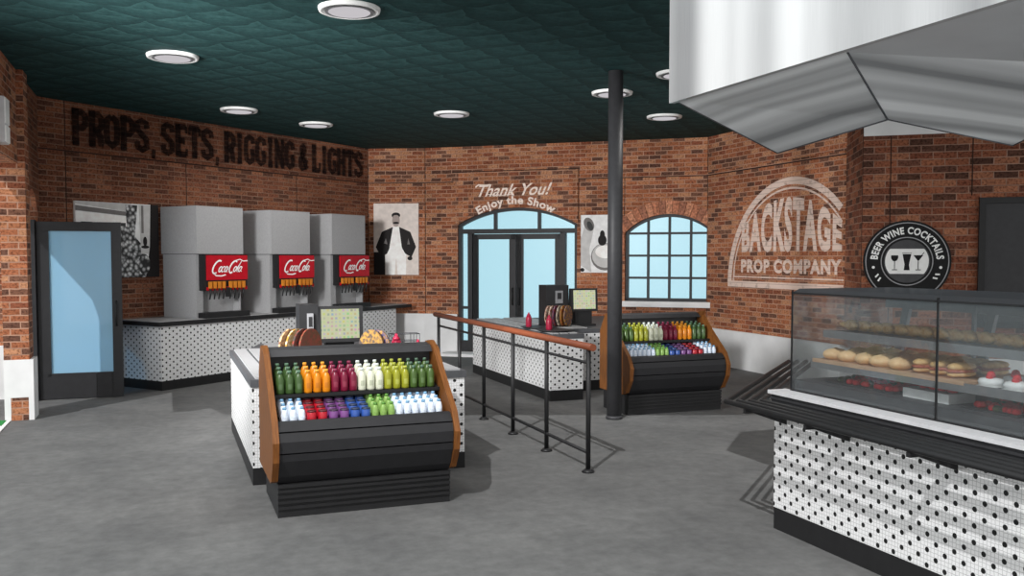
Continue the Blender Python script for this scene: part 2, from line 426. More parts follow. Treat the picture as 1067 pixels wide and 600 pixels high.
# white metal box fixed to the pier, and a strip of green mat at the threshold
t = thing('junction_box', 'pale grey metal box high on the brick at the far left edge', 'electrical box', (-1.529, 10.36, 2.98), pi/2)
b = B(); b.box(-.16, .10, -.08, 0, 0, .45); b.build('housing', 'lightgrey', t)
b = B(); b.box(-.15, .09, -.092, -.08, .19, .44); b.box(-.15, .09, -.092, -.08, .01, .17); b.build('cover', 'white', t)
t = thing('floor_mat', 'green and white floor mat beside the brick pier', 'mat', (-2.3, 11.2, 0))
b = B(); b.box(-.7, .64, -.9, .38, .001, .012); b.build('border', 'white', t)
b = B(); b.box(-.62, .60, .02, .36, .012, .018); b.build('pile', 'green_mat', t)

# ------------------------------------------------------------------ entrance doors (door_1)
d1 = sempty('door_1', (W3[0][0], W3[0][1], 0), W3[1])
def arch_ring(b, c, hw, spring, rise, w, y0, y1, N=20, mat=None):
    f = seg_arch(c, hw, spring, rise)
    for i in range(N):
        u0 = c-hw+2*hw*i/N; u1 = c-hw+2*hw*(i+1)/N
        b.prism([(u0, f(u0)-w), (u1, f(u1)-w), (u1, f(u1)), (u0, f(u0))], y0, y1, 'y', mat)
b = B()
arch_ring(b, 1.85, 1.17, 2.465, .315, .055, .04, .16)
b.box(.68, .735, .04, .16, 0, 2.45); b.box(2.965, 3.02, .04, .16, 0, 2.45)
b.box(.73, 2.97, .03, .17, 2.30, 2.385)
for x0, x1 in ((.87, .96), (2.69, 2.79)): b.box(x0, x1, .03, .17, 0, 2.32)
for x0, x1 in ((1.385, 1.44), (2.25, 2.305)): b.box(x0, x1, .06, .15, 2.38, 2.76)
b.box(.73, .88, .05, .15, .0, .25); b.box(2.78, 2.97, .05, .15, 0, .25); b.box(.73, .88, .05, .15, .86, .91); b.box(2.78, 2.97, .05, .15, .86, .91)
b.build('frame', 'frame', d1)
b = B(); b.box(.735, .87, .09, .10, .25, 2.30); b.box(2.79, 2.965, .09, .10, .25, 2.30)
for (x0, x1) in ((.735, 1.385), (1.44, 2.25), (2.305, 2.965)):
    f = lambda s: door_arch(s)-.05
    xs = [x0+(x1-x0)*i/6 for i in range(7)]
    b.prism([(x, f(x)) for x in xs]+[(x1, 2.385), (x0, 2.385)], .09, .10, 'y')
b.build('glass', 'glass', d1)
for (x0, x1, hs) in ((.965, 1.825, 1), (1.835, 2.685, -1)):
    b = B(); b.box(x0, x0+.10, .06, .12, .02, 2.29); b.box(x1-.13 if hs > 0 else x1-.10, x1, .06, .12, .02, 2.29)
    b.box(x0, x0+.13 if hs < 0 else x0+.1, .06, .12, .02, 2.29)
    b.box(x0, x1, .06, .12, .02, .30); b.box(x0, x1, .06, .12, 2.19, 2.29)
    lf = b.build('door_leaf', 'frame', d1)
    g = B(); g.box(x0+.1, x1-.1, .085, .095, .30, 2.19); g.build('glass', 'glass', lf)
    xh = x1-.06 if hs > 0 else x0+.06
    g = B(); g.tube([(xh, .05, .95), (xh, 0, .97), (xh, 0, 1.25), (xh, .05, 1.27)], .012); g.build('handle', 'black', lf)
b = B(); b.box(.5, 3.1, -.55, -.06, 0, .05); struct(b.build('trim_3', 'stone', None, (W3[0][0], W3[0][1], 0), W3[1]))
# arched window
w1 = sempty('window_1', (W3[0][0], W3[0][1], 0), W3[1])
b = B(); arch_ring(b, 4.70, .79, 2.29, .33, .05, .05, .15)
b.box(3.91, 3.965, .05, .15, 1.06, 2.28); b.box(5.435, 5.49, .05, .15, 1.06, 2.28); b.box(3.91, 5.49, .05, .15, 1.06, 1.115)
b.build('window_frame', 'frame', w1)
b = B()
for x in (4.32, 4.70, 5.08): b.box(x-.02, x+.02, .06, .14, 1.1, win_arch(x)-.03)
for z in (1.48, 1.88, 2.28): b.box(3.95, 5.45, .065, .135, z-.02, z+.02)
b.build('glazing_bars', 'frame', w1)
b = B(); xs = [3.95+1.50*i/14 for i in range(15)]
b.prism([(x, win_arch(x)-.04) for x in xs]+[(5.45, 1.1), (3.95, 1.1)], .095, .105, 'y'); b.build('pane', 'glass', w1)
b = B(); b.box(3.86, 5.54, -.10, .05, .96, 1.06); b.build('window_sill', 'stone', w1)
# soldier-brick arch over the window
b = B(); R = (.79**2+.33**2)/(2*.33); zc = 2.29+.33-R; a0 = asin(.80/R); NB = 17
for i in range(NB):
    p0 = -a0+2*a0*i/NB+.004; p1 = -a0+2*a0*(i+1)/NB-.004
    r0, r1 = R+.005, R+.24
    b.prism([(4.70+r0*sin(p0), zc+r0*cos(p0)), (4.70+r0*sin(p1), zc+r0*cos(p1)), (4.70+r1*sin(p1), zc+r1*cos(p1)), (4.70+r1*sin(p0), zc+r1*cos(p0))], -.02, -.001, 'y', i % 3)
for p in (-a0, a0): pass
b.box(3.82, 3.90, -.02, -.001, 1.9, 2.28, 0); b.box(5.50, 5.54, -.02, -.001, 1.9, 2.28, 0)
bA = plain('soldier brick red', (168, 110, 84), .9, var=.25, scale=30); bB = plain('soldier brick brown', (146, 98, 78), .9, var=.25, scale=30); bC = plain('soldier brick tan', (182, 126, 98), .9, var=.25, scale=30)
struct(b.build('trim_4', [bA, bB, bC], None, (W3[0][0], W3[0][1], 0), W3[1]))

# ------------------------------------------------------------------ open glass door at the left (door_2)
d2 = sempty('door_2', (-1.54, 13.17, 0), radians(-1.5))
b = B(); b.box(0, .10, -.03, .03, .01, 2.31); b.box(.88, 1.0, -.03, .03, .01, 2.31); b.box(.10, .88, -.03, .03, 2.19, 2.31); b.box(.10, .88, -.03, .03, .01, .34)
b.box(.10, .14, -.03, .03, .3, 2.2); lf = b.build('door_leaf', 'frame', d2)
g = B(); g.box(.14, .88, -.006, .006, .34, 2.19); g.build('glass', 'blueglass', lf)
g = B(); g.box(.86, .87, -.04, -.03, .03, .33); g.box(.67, .68, -.04, -.03, .03, .33); g.build('kick_plate_edge', 'black', lf)
g = B(); g.tube([(.93, -.03, .95), (.93, -.09, .97), (.93, -.09, 1.25), (.93, -.03, 1.27)], .012); g.build('handle', 'black', lf)
b = B(); b.box(-.10, -.01, -.09, .05, 0, 2.33); b.build('jamb', 'frame', d2)

# ------------------------------------------------------------------ painted wall lettering
# slab letters painted on the back left wall
SL = {}
def stem(x, t=.26): return [((x, 0), (x, 1), t)]
def serif(x, t=.26, top=True, bot=True):
    r = []
    if bot: r.append(((x-t*.8, .06), (x+t*.8, .06), .13))
    if top: r.append(((x-t*.8, .94), (x+t*.8, .94), .13))
    return r
SL['P'] = [stem(.25)[0]]+serif(.25)+[[(.3, .93), (.65, .93), (.85, .82), (.85, .6), (.65, .48), (.3, .48)]]
SL['R'] = SL['P']+[[(.55, .48), (.75, .3), (.8, .08), (.98, .06)]]
SL['O'] = [[(.5, .93), (.2, .82), (.15, .5), (.2, .18), (.5, .07), (.8, .18), (.85, .5), (.8, .82), (.5, .93)]]
SL['S'] = [[(.85, .72), (.8, .88), (.5, .94), (.2, .85), (.2, .65), (.5, .52), (.8, .38), (.82, .15), (.5, .06), (.2, .12), (.15, .3)]]
SL['E'] = [stem(.25)[0]]+serif(.25)+[((.3, .94), (.88, .94), .13), ((.3, .06), (.9, .06), .13), ((.3, .5), (.7, .5), .13), ((.88, .97), (.88, .75), .12), ((.9, .03), (.9, .27), .12), ((.7, .62), (.7, .38), .1)]
SL['T'] = [((.5, 0), (.5, 1), .26), ((.08, .94), (.92, .94), .13), ((.1, .97), (.1, .72), .12), ((.9, .97), (.9, .72), .12), ((.3, .06), (.7, .06), .13)]
SL['I'] = [((.5, 0), (.5, 1), .3), ((.2, .06), (.8, .06), .13), ((.2, .94), (.8, .94), .13)]
SL['G'] = [[(.85, .72), (.78, .88), (.5, .94), (.22, .84), (.16, .5), (.22, .16), (.5, .06), (.78, .14), (.82, .42)], ((.55, .44), (.95, .44), .13)]
SL['N'] = [((.2, 0), (.2, 1), .2), ((.82, 0), (.82, 1), .2), ((.2, .95), (.8, .05), .24)]+serif(.2, .2)+serif(.82, .2)
SL['L'] = [stem(.28)[0]]+serif(.28)+[((.3, .06), (.9, .06), .13), ((.9, .03), (.9, .35), .12)]
SL['H'] = [((.22, 0), (.22, 1), .24), ((.8, 0), (.8, 1), .24), ((.2, .5), (.8, .5), .14)]+serif(.22, .22)+serif(.8, .22)
SL['&'] = [[(.9, .06), (.35, .65), (.35, .86), (.5, .93), (.65, .85), (.62, .68), (.2, .36), (.18, .15), (.4, .06), (.65, .12), (.85, .42)]]
SL[','] = [((.5, .12), (.4, -.18), .26)]
ps = thing('painted_sign', 'faded black slab lettering PROPS, SETS, RIGGING & LIGHTS painted on brick', 'painted sign', (W1[0][0], W1[0][1], 0), W1[1])
txt = 'PROPS, SETS, RIGGING & LIGHTS'; wd = {',': .45, ' ': .35, 'I': .72, '&': .95}
tot = sum(wd.get(c, 1.) for c in txt); S0, S1_ = .50, 6.55; k = (S1_-S0)/tot; x = S0; b = B()
ZB, ZH = 3.385, .47
for ch in txt:
    w_ = wd.get(ch, 1.)
    if ch in SL:
        lw = (min(w_, 1) if ch in 'I&' else (.6 if ch == ',' else 1))*.97*k
        for i, st in enumerate(SL[ch]):
            if isinstance(st, tuple):
                (p, q, th_) = st
                vert = abs(p[0]-q[0]) < abs(p[1]-q[1])
                P = [(x+p[0]*lw, ZB+p[1]*ZH), (x+q[0]*lw, ZB+q[1]*ZH)]
                ribbon(b, P, th_*lw*1.65 if vert else th_*ZH*1.5, 0, .0335+.0002*i)
            else: ribbon(b, [(x+u*lw, ZB+v*ZH) for u, v in st], .10, 0, .0335+.0002*i)
    x += w_*k
    if ch == ' ': b.build('lettering', 'paint_dark', ps); b = B()
b.build('lettering', 'paint_dark', ps)
# THANK YOU over the doors
ps = thing('painted_sign', 'cream script Thank You! Enjoy the Show painted above arched doors', 'painted sign', (W3[0][0], W3[0][1], 0), W3[1])
b = B()
text_geo(b, 'Thank You!', lambda u, v: (1.10+u*1.42+(v-.5)*.10, 2.985+v*.23+.02*u), .052, 0, .018, 1.02, 0)
ribbon(b, [(1.06, 3.17), (1.12, 3.215), (1.25, 3.20), (1.36, 3.21)], .028, 0, .0522); ribbon(b, [(1.30, 3.03), (1.6, 3.01), (1.8, 3.03)], .012, 0, .0522)
b.build('script_lettering', 'paint_pink', ps)
b = B(); Rk = 1.62; zk = 2.975-Rk
def arcfn(u, v):
    a = (u-.5)*1.02; r = Rk-.18+v*.20; return (1.85+r*sin(a), zk+r*cos(a))
text_geo(b, 'Enjoy the Show', arcfn, .052, 0, .035, 1.1, 1)
b.build('curved_lettering', 'paint_pink', ps)
# BACKSTAGE PROP COMPANY on the right wall: a half disc 3.3 m wide cut off by the wall's end
ps = thing('painted_sign', 'whitewashed arch sign BACKSTAGE PROP COMPANY painted on right brick wall', 'painted sign', (WA[0][0], WA[0][1], 0), WA[1])
cS = 2.33; ZS = 1.41; RS = 1.65; lim = WA[2]-.01
b = B()
def clip_arc(R, w, t):
    pts = [(cS+R*cos(radians(a)), ZS+R*sin(radians(a))) for a in range(180, 0, -3)]
    pts = [p for p in pts if p[0] < lim-w*.2]; ribbon(b, pts, w, 0, t)
clip_arc(1.60, .11, .006); clip_arc(1.49, .03, .0062)
ribbon(b, [(cS-RS, ZS+.0), (lim, ZS+.0)], .10, 0, .0064); ribbon(b, [(cS-1.47, ZS+.12), (lim, ZS+.12)], .022, 0, .0066)
ribbon(b, [(cS-1.47, ZS+.12), (cS-1.46, ZS+.3)], .028, 0, .0067)
b.build('border', 'paint_pale', ps)
b = B()
def bk(u, v):
    x = cS-1.26+u*2.42; top = .52+.40+.44*(1-((x-cS+.05)/1.26)**2); return (x, ZS+.52+v*(top-.52))
text_geo(b, 'BACKSTAGE', bk, .0065, 0, .045, 1.12, 2); b.build('tall_lettering', 'paint_pale', ps)
b = B(); text_geo(b, 'PROP COMPANY', lambda u, v: (cS-1.27+u*2.43, ZS+.19+v*.22), .0065, 0, .05, 1.15, 0); b.build('small_lettering', 'paint_pale', ps)

# ------------------------------------------------------------------ round bar sign
bs = thing('bar_sign', 'round black sign BEER WINE COCKTAILS with three drinks glasses on brick', 'sign', (WB[0][0]+.786*.52, WB[0][1]-.618*.52, 1.80), WB[1])
b = B(); n = 48
def disc(b, r, y0, y1, mat=None): b.prism([(r*cos(2*pi*i/n), r*sin(2*pi*i/n)) for i in range(n)], y0, y1, 'y', mat)
disc(b, .505, -.05, -.001); b.build('backing_disc', 'signblack', bs)
M['silver'] = plain('silver ring', (150, 150, 152), .4); M['plate'] = plain('grey sign face', (70, 70, 72), .5)
for r in (.475, .295):
    b = B(); ribbon(b, arcpts(0, 0, r, r, 0, 360, 60), .012, 0, .053); b.build('silver_ring', 'silver', bs)
b = B(); b.face([(.265*cos(2*pi*i/n), -.052, .265*sin(2*pi*i/n)) for i in range(n)]); b.build('inner_disc', 'plate', bs)
b = B(); ang = [a for a in range(0, 360, 5)]
b.face([(.25*cos(radians(a)), -.054, max(-.155, min(.155, .25*sin(radians(a))))) for a in ang]); b.build('white_band', 'white', bs)
b = B()
def gl(cx, kind):
    t = .056
    if kind == 0:
        flat_poly(b, arcpts(cx, .055, .042, .055, 160, 380, 12), t); ribbon(b, [(cx, .0), (cx, -.10)], .008, 0, t); ribbon(b, [(cx-.03, -.105), (cx+.03, -.105)], .01, 0, t)
    if kind == 1:
        flat_poly(b, [(cx-.05, .09), (cx-.025, -.04), (cx-.034, -.11), (cx+.034, -.11), (cx+.025, -.04), (cx+.05, .09)], t); ribbon(b, [(cx-.055, .105), (cx+.055, .105)], .006, 0, t)
    if kind == 2:
        flat_poly(b, [(cx-.055, .075), (cx, .0), (cx+.055, .075)], t); ribbon(b, [(cx, .0), (cx, -.10)], .008, 0, t); ribbon(b, [(cx-.03, -.105), (cx+.03, -.105)], .01, 0, t); ribbon(b, [(cx+.02, .05), (cx+.065, .11)], .008, 0, t)
gl(-.14, 0); gl(0, 1); gl(.13, 2); b.build('glass_icons', 'signblack', bs)
b = B()
def ring(a_mid, span, r0, h, flip=False):
    def f(u, v):
        if flip: a = radians(a_mid-span/2+u*span); r = r0+h-v*h
        else: a = radians(a_mid+span/2-u*span); r = r0+v*h
        return (r*cos(a), r*sin(a))
    return f
text_geo(b, 'BEER WINE COCKTAILS', ring(90, 172, .335, .09), .054, 0, .035, 1.15, 1)
b.build('lettering', 'white', bs)
for sx in (-1, 1):
    b = B(); b.face([(sx*.385+.018*cos(2*pi*i/12), -.054, -.075+.018*sin(2*pi*i/12)) for i in range(12)]); b.build('dot', 'white', bs)
for a in (214, 206, 334, 326):
    b = B(); ribbon(b, [(.36*cos(radians(a)), .36*sin(radians(a))), (.41*cos(radians(a+3)), .41*sin(radians(a+3)))], .02, 0, .054); b.build('letter_end', 'white', bs)

# ------------------------------------------------------------------ dark screen on the bar wall
sc = thing('wall_screen', 'large dark framed screen on brick wall behind display case', 'screen', (WB[0][0]+.786*1.32, WB[0][1]-.618*1.32, 1.0), WB[1])
b = B(); b.box(0, .07, -.06, -.001, 0, 1.57); b.box(.07, 1.9, -.06, -.001, 1.50, 1.57); b.box(.07, 1.9, -.06, -.001, 0, .07); b.box(1.83, 1.9, -.06, -.001, .07, 1.5); b.build('frame', 'black', sc)
b = B(); b.box(.07, 1.83, -.03, -.001, .07, 1.5); b.build('display', 'charcoal', sc)

# ------------------------------------------------------------------ posters
def shade(name, c): return plain(name, c, .7, var=.04, scale=12)
PG = {k: shade('print tone %s' % k, v) for k, v in {'paper': (226, 214, 206), 'ink': (34, 30, 30), 'white': (252, 246, 242), 'skin': (170, 156, 150), 'mid': (120, 116, 114), 'soft': (200, 198, 196), 'pale': (236, 235, 234), 'deep': (66, 66, 66)}.items()}
def ell(cx, cz, rx, rz, n=20, rot=0):
    r = radians(rot); return [(cx+rx*cos(a)*cos(r)-rz*sin(a)*sin(r), cz+rx*cos(a)*sin(r)+rz*sin(a)*cos(r)) for a in [2*pi*i/n for i in range(n)]]
# standing gentleman print
po = thing('poster', 'sepia poster of a moustached man in dark jacket and white waistcoat', 'poster', (W2[0][0], W2[0][1], 0), W2[1])
b = B(); b.box(.12, 1.0, -.03, -.001, 1.51, 2.89); b.build('panel', PG['paper'], po)
b = B(); t = .0305; c = .56; q = [PG['ink'], PG['white'], PG['skin'], PG['mid']]
flat_poly(b, [(.12, 1.51), (.34, 1.51), (.34, 1.95), (.12, 1.95)], t, 0)
flat_poly(b, [(c-.2, 1.51), (c-.22, 1.95), (c-.16, 2.1), (c+.16, 2.1), (c+.20, 1.95), (c+.19, 1.51), (c+.03, 1.51), (c, 1.85), (c-.03, 1.51)], t+.001, 1)
flat_poly(b, [(c-.10, 2.42), (c-.28, 2.34), (c-.40, 2.05), (c-.30, 1.85), (c-.18, 1.92), (c-.14, 2.0), (c-.04, 2.3), (c-.05, 2.44)], t+.002, 0)
flat_poly(b, [(c+.10, 2.42), (c+.28, 2.34), (c+.39, 2.05), (c+.30, 1.85), (c+.18, 1.92), (c+.12, 2.02), (c+.04, 2.3), (c+.05, 2.44)], t+.002, 0)
flat_poly(b, [(c-.06, 2.44), (c+.06, 2.44), (c+.11, 2.05), (c, 1.95), (c-.13, 2.05)], t+.003, 1)
flat_poly(b, [(c-.24, 2.12), (c-.2, 2.22), (c-.17, 2.1)], t+.004, 3); flat_poly(b, [(c+.22, 2.1), (c+.24, 2.22), (c+.27, 2.1)], t+.004, 3)
flat_poly(b, ell(c, 2.56, .075, .12), t+.004, 2); flat_poly(b, ell(c, 2.66, .085, .055), t+.005, 0)
flat_poly(b, ell(c, 2.635, .06, .03), t+.0055, 2); flat_poly(b, ell(c, 2.515, .06, .022), t+.006, 0)
flat_poly(b, ell(c-.28, 1.84, .05, .04), t+.004, 0); flat_poly(b, ell(c+.27, 1.83, .05, .04), t+.004, 0)
b.build('portrait', q, po)
# animal print beside the doors
po = thing('poster', 'grey photo poster of a furry animal snout between doors and column', 'poster', (W3[0][0], W3[0][1], 0), W3[1])
b = B(); b.box(3.10, 3.86, -.03, -.001, 1.57, 2.62); b.build('panel', PG['pale'], po)
b = B(); q = [PG['soft'], PG['mid'], PG['ink'], PG['deep'], PG['white']]
flat_poly(b, [(3.10, 2.2), (3.10, 1.7), (3.3, 1.57), (3.26, 2.0), (3.34, 2.35), (3.22, 2.55)], .031, 0)
flat_poly(b, ell(3.25, 2.45, .09, .13, rot=25), .032, 1); flat_poly(b, ell(3.27, 2.42, .05, .09, rot=25), .033, 3)
flat_poly(b, ell(3.55, 1.86, .26, .25), .032, 1); flat_poly(b, ell(3.55, 1.88, .24, .22), .033, 0); flat_poly(b, ell(3.56, 1.95, .19, .12), .034, 4)
flat_poly(b, ell(3.50, 2.16, .08, .10), .035, 2); flat_poly(b, ell(3.50, 2.26, .045, .08), .036, 2)
flat_poly(b, ell(3.73, 2.42, .10, .12, rot=-20), .033, 1)
flat_poly(b, ell(3.13, 1.62, .04, .035), .034, 2)
b.build('print', q, po)
# garden print on the back left wall
po = thing('poster', 'wide black and white garden photo poster on wall behind open door', 'poster', (W1[0][0], W1[0][1], 0), W1[1])
def foliage_mat():
    t = NT('foliage print'); uv = t.uv(); v = t.n('ShaderNodeTexVoronoi'); v.inputs['Scale'].default_value = 17; t.l(uv, v.inputs['Vector'])
    n = t.noise(14, 5, uv, .7); f = t.math('ADD', t.math('MULTIPLY', v.outputs['Distance'], .9), t.math('MULTIPLY', n, .5))
    t.bsdf(t.ramp(f, [(.35, (225, 225, 225)), (.55, (165, 165, 165)), (.75, (90, 90, 90)), (.9, (45, 45, 45))]), .7); return t.m
M['foliage'] = foliage_mat()
b = B(); b.box(.52, 1.86, -.04, -.001, 1.56, 2.62); b.build('panel', PG['pale'], po)
b = B(); q = [PG['ink'], PG['mid'], 'foliage', PG['deep'], PG['white'], PG['soft']]
flat_poly(b, [(.52, 2.62), (1.40, 2.62), (1.35, 2.50), (.52, 2.58)], .041, 5); flat_poly(b, [(.52, 2.56), (1.33, 2.50), (1.33, 2.44), (.52, 2.49)], .042, 1)
flat_poly(b, [(.52, 2.48), (1.33, 2.43), (1.33, 2.25), (.52, 2.25)], .041, 4)
for x in (.60, .88, 1.13): flat_poly(b, [(x, 2.34), (x+.17, 2.34), (x+.17, 2.29), (x, 2.29)], .043, 3)
flat_poly(b, [(.52, 2.25), (1.2, 2.25), (1.0, 1.56), (.52, 1.56)], .0412, 1)
flat_poly(b, [(1.0, 2.2), (1.30, 2.3), (1.60, 2.0), (1.62, 1.56), (.70, 1.56)], .042, 2)
flat_poly(b, [(1.30, 2.60), (1.50, 2.60), (1.44, 2.1), (1.33, 2.1)], .0425, 2)
flat_poly(b, [(1.52, 2.61), (1.73, 2.61), (1.70, 1.9), (1.55, 1.9)], .0422, 5); flat_poly(b, [(1.56, 2.6), (1.60, 2.6), (1.60, 2.2), (1.56, 2.2)], .0432, 1)
flat_poly(b, [(1.72, 2.62), (1.86, 2.62), (1.86, 1.56), (1.62, 1.56), (1.70, 2.0)], .043, 0)
flat_poly(b, ell(1.62, 2.08, .035, .07), .044, 0); flat_poly(b, ell(1.62, 2.0, .07, .022), .0445, 0); flat_poly(b, ell(1.60, 1.75, .10, .15), .0442, 2)
b.build('print', q, po)

# ------------------------------------------------------------------ drinks counter with soda fountains
(O, A1, L1) = W1
ct = thing('drinks_counter', 'long angled counter in white dotted tile under the soda machines', 'counter', (O[0], O[1], 0), A1)
b = B(); b.box(1.20, 6.45, -.89, -.06, .13, .89); b.build('tiled_body', 'tile', ct)
b = B(); b.box(1.205, 6.44, -.885, -.06, 0, .13); b.build('plinth', 'black', ct)
b = B(); b.prism([(1.12, -.06), (1.12, -.95), (6.86, -.95), (6.62, -.35), (6.55, -.06)], .90, .955, 'z'); b.build('countertop_edge', 'black', ct)
b = B(); b.prism([(1.15, -.065), (1.15, -.92), (6.75, -.92), (6.58, -.35), (6.52, -.065)], .955, .965, 'z'); b.build('countertop', 'steelgrey', ct)
def coke(b, x0, z0, w, h, t):
    """white script lettering strokes"""
    def S(pts, wd): ribbon(b, [(x0+(p[0]+.22*p[1])*w, z0+p[1]*h) for p in pts], wd*h, 0, t)
    S(arcpts(.13, .55, .10, .36, 60, 300, 14), .10)
    S([(.18, .24), (.13, .16), (.2, .06), (.36, .04), (.46, .10)], .07)
    S(arcpts(.245, .42, .035, .15, 0, 360, 12), .07)
    S(arcpts(.325, .42, .035, .15, 50, 310, 10), .07)
    S(arcpts(.40, .42, .033, .15, 0, 360, 12), .07); S([(.435, .56), (.44, .3), (.47, .26)], .07)
    S([(.475, .40), (.51, .42)], .08)
    S(arcpts(.575, .55, .085, .34, 50, 300, 14), .10); S([(.56, .9), (.68, .98), (.8, .88), (.92, .9)], .06)
    S(arcpts(.66, .42, .035, .15, 0, 360, 12), .07)
    S([(.70, .4), (.74, .75), (.755, .9), (.735, .7), (.73, .3), (.76, .26)], .06)
    S(arcpts(.80, .42, .033, .15, 0, 360, 12), .07); S([(.835, .56), (.84, .3), (.88, .28)], .07)
def soda(s0, label):
    t = thing('soda_fountain', label, 'soda machine', (O[0]+cos(A1)*s0+sin(A1)*.80, O[1]+sin(A1)*s0-cos(A1)*.80, .965), A1, 'soda machines on the drinks counter')
    # local: x 0..0.87 width, y 0 = front, +y to the wall
    b = B(); b.box(0, .85, .16, .72, 0, .93); b.box(0, .13, .02, .16, .0, .93); b.box(.85-.02, .85, .02, .16, 0, .93); b.build('lower_cabinet', 'steelgrey', t)
    b = B(); b.box(-.015, .865, -.03, .74, .935, 1.63); b.build('upper_cabinet', 'steelgrey', t)
    b = B(); b.box(-.005, .855, -.02, .73, .928, .936); b.build('shadow_gap', 'void', t)
    h = B(); h.box(.06, .87, -.10, .03, .40, .925); hd = h.build('dispenser_head', 'black', t)
    g = B(); g.box(.09, .86, -.125, -.10, .55, .915); g.box(.09, .86, -.115, -.10, .40, .45); lp = g.build('logo_panel', 'red', hd)
    g = B(); coke(g, .10, .60, .68, .26, .127); g.build('script_logo', 'white', hd)
    for i in range(8):
        x = .135+i*.083+(.05 if i > 3 else 0)
        g = B(); g.prism([(-.025, .53), (.025, .53), (.02, .43), (-.02, .43)], -.15, -.116, 'y'); g.xform(Matrix.Translation((x, 0, 0)))
        v = g.build('valve', 'amber', hd)
    for i in range(8):
        x = .135+i*.083+(.05 if i > 3 else 0)
        g = B(); g.tube([(x, -.13, .43), (x, -.135, .36), (x-.005, -.12, .27)], [.016, .013, .01], 6); g.build('nozzle', 'black', hd)
    g = B(); g.box(.44, .52, -.14, -.11, .30, .44); g.build('ice_lever', 'black', hd)
    g = B(); g.box(.02, .88, -.14, .0, .0, .075); g.build('drip_tray', 'black', t)
    g = B(); g.box(.04, .86, -.13, -.01, .075, .08); g.build('drip_grille', 'charcoal', t)
    return t
soda(1.90, 'tall grey cola dispenser nearest the black and white garden poster')
soda(3.36, 'tall grey cola dispenser in the middle of the three')
soda(4.78, 'tall grey cola dispenser nearest the corner of the room')

# ------------------------------------------------------------------ cash desks
def desk(name_label, parts, loc, slats, top_z=.86):
    t = thing('cash_desk', name_label, 'cash desk', loc)
    b = B()
    for p in parts: b.prism(p, .14, top_z-.06)
    b.build('tiled_body', 'tile', t)
    def inset(p, d):
        cx = sum(q[0] for q in p)/len(p); cy = sum(q[1] for q in p)/len(p)
        return [(cx+(x-cx)*(1+d/abs(x-cx) if abs(x-cx) > .01 else 1), cy+(y-cy)*(1+d/abs(y-cy) if abs(y-cy) > .01 else 1)) for x, y in p]
    b = B()
    for p in parts: b.prism(inset(p, .002), 0, .14)
    b.build('plinth', 'black', t)
    b = B()
    for i, p in enumerate(parts): b.prism(inset(p, .012), top_z-.06, top_z-.002*i)
    b.build('countertop', 'darkgrey', t)
    for s in slats:
        b = B(); b.prism(s, top_z, top_z+.014); b.build('tray_slide', 'steelgrey', t)
    return t
p1 = [(0, 0), (1.80, 0), (1.80, 3.15), (.36, 3.15), (.2, 2.55), (0, 2.55)]
desk('white tiled cash desk nearer the viewer, behind the larger drinks cooler', [p1], (.64, 7.60, 0),
     [[(.03+.0, .03), (.15, .03), (.15, 2.5), (.03, 2.5)], [(.18, .03), (.30, .03), (.30, 2.5), (.18, 2.5)], [(.33, .03), (.55, .03), (.55, 3.1), (.40, 3.1), (.33, 2.5)],
      [(1.50, .03), (1.62, .03), (1.62, 3.1), (1.50, 3.1)], [(1.65, .03), (1.77, .03), (1.77, 3.1), (1.65, 3.1)]])
desk('white tiled cash desk farther back, behind the brown handrail', [[(0, 0), (.46, 0), (.46, 3.15), (0, 3.15)], [(.46, .72), (2.3, .72), (2.3, 3.15), (.46, 3.15)]], (4.60, 10.72, 0),
     [[(.05, .06), (.14, .06), (.14, 3.1), (.05, 3.1)], [(.18, .06), (.27, .06), (.27, 3.1), (.18, 3.1)], [(.31, .06), (.40, .06), (.40, 3.1), (.31, 3.1)], [(.5, .80), (.9, .80), (.9, 3.1), (.5, 3.1)]])

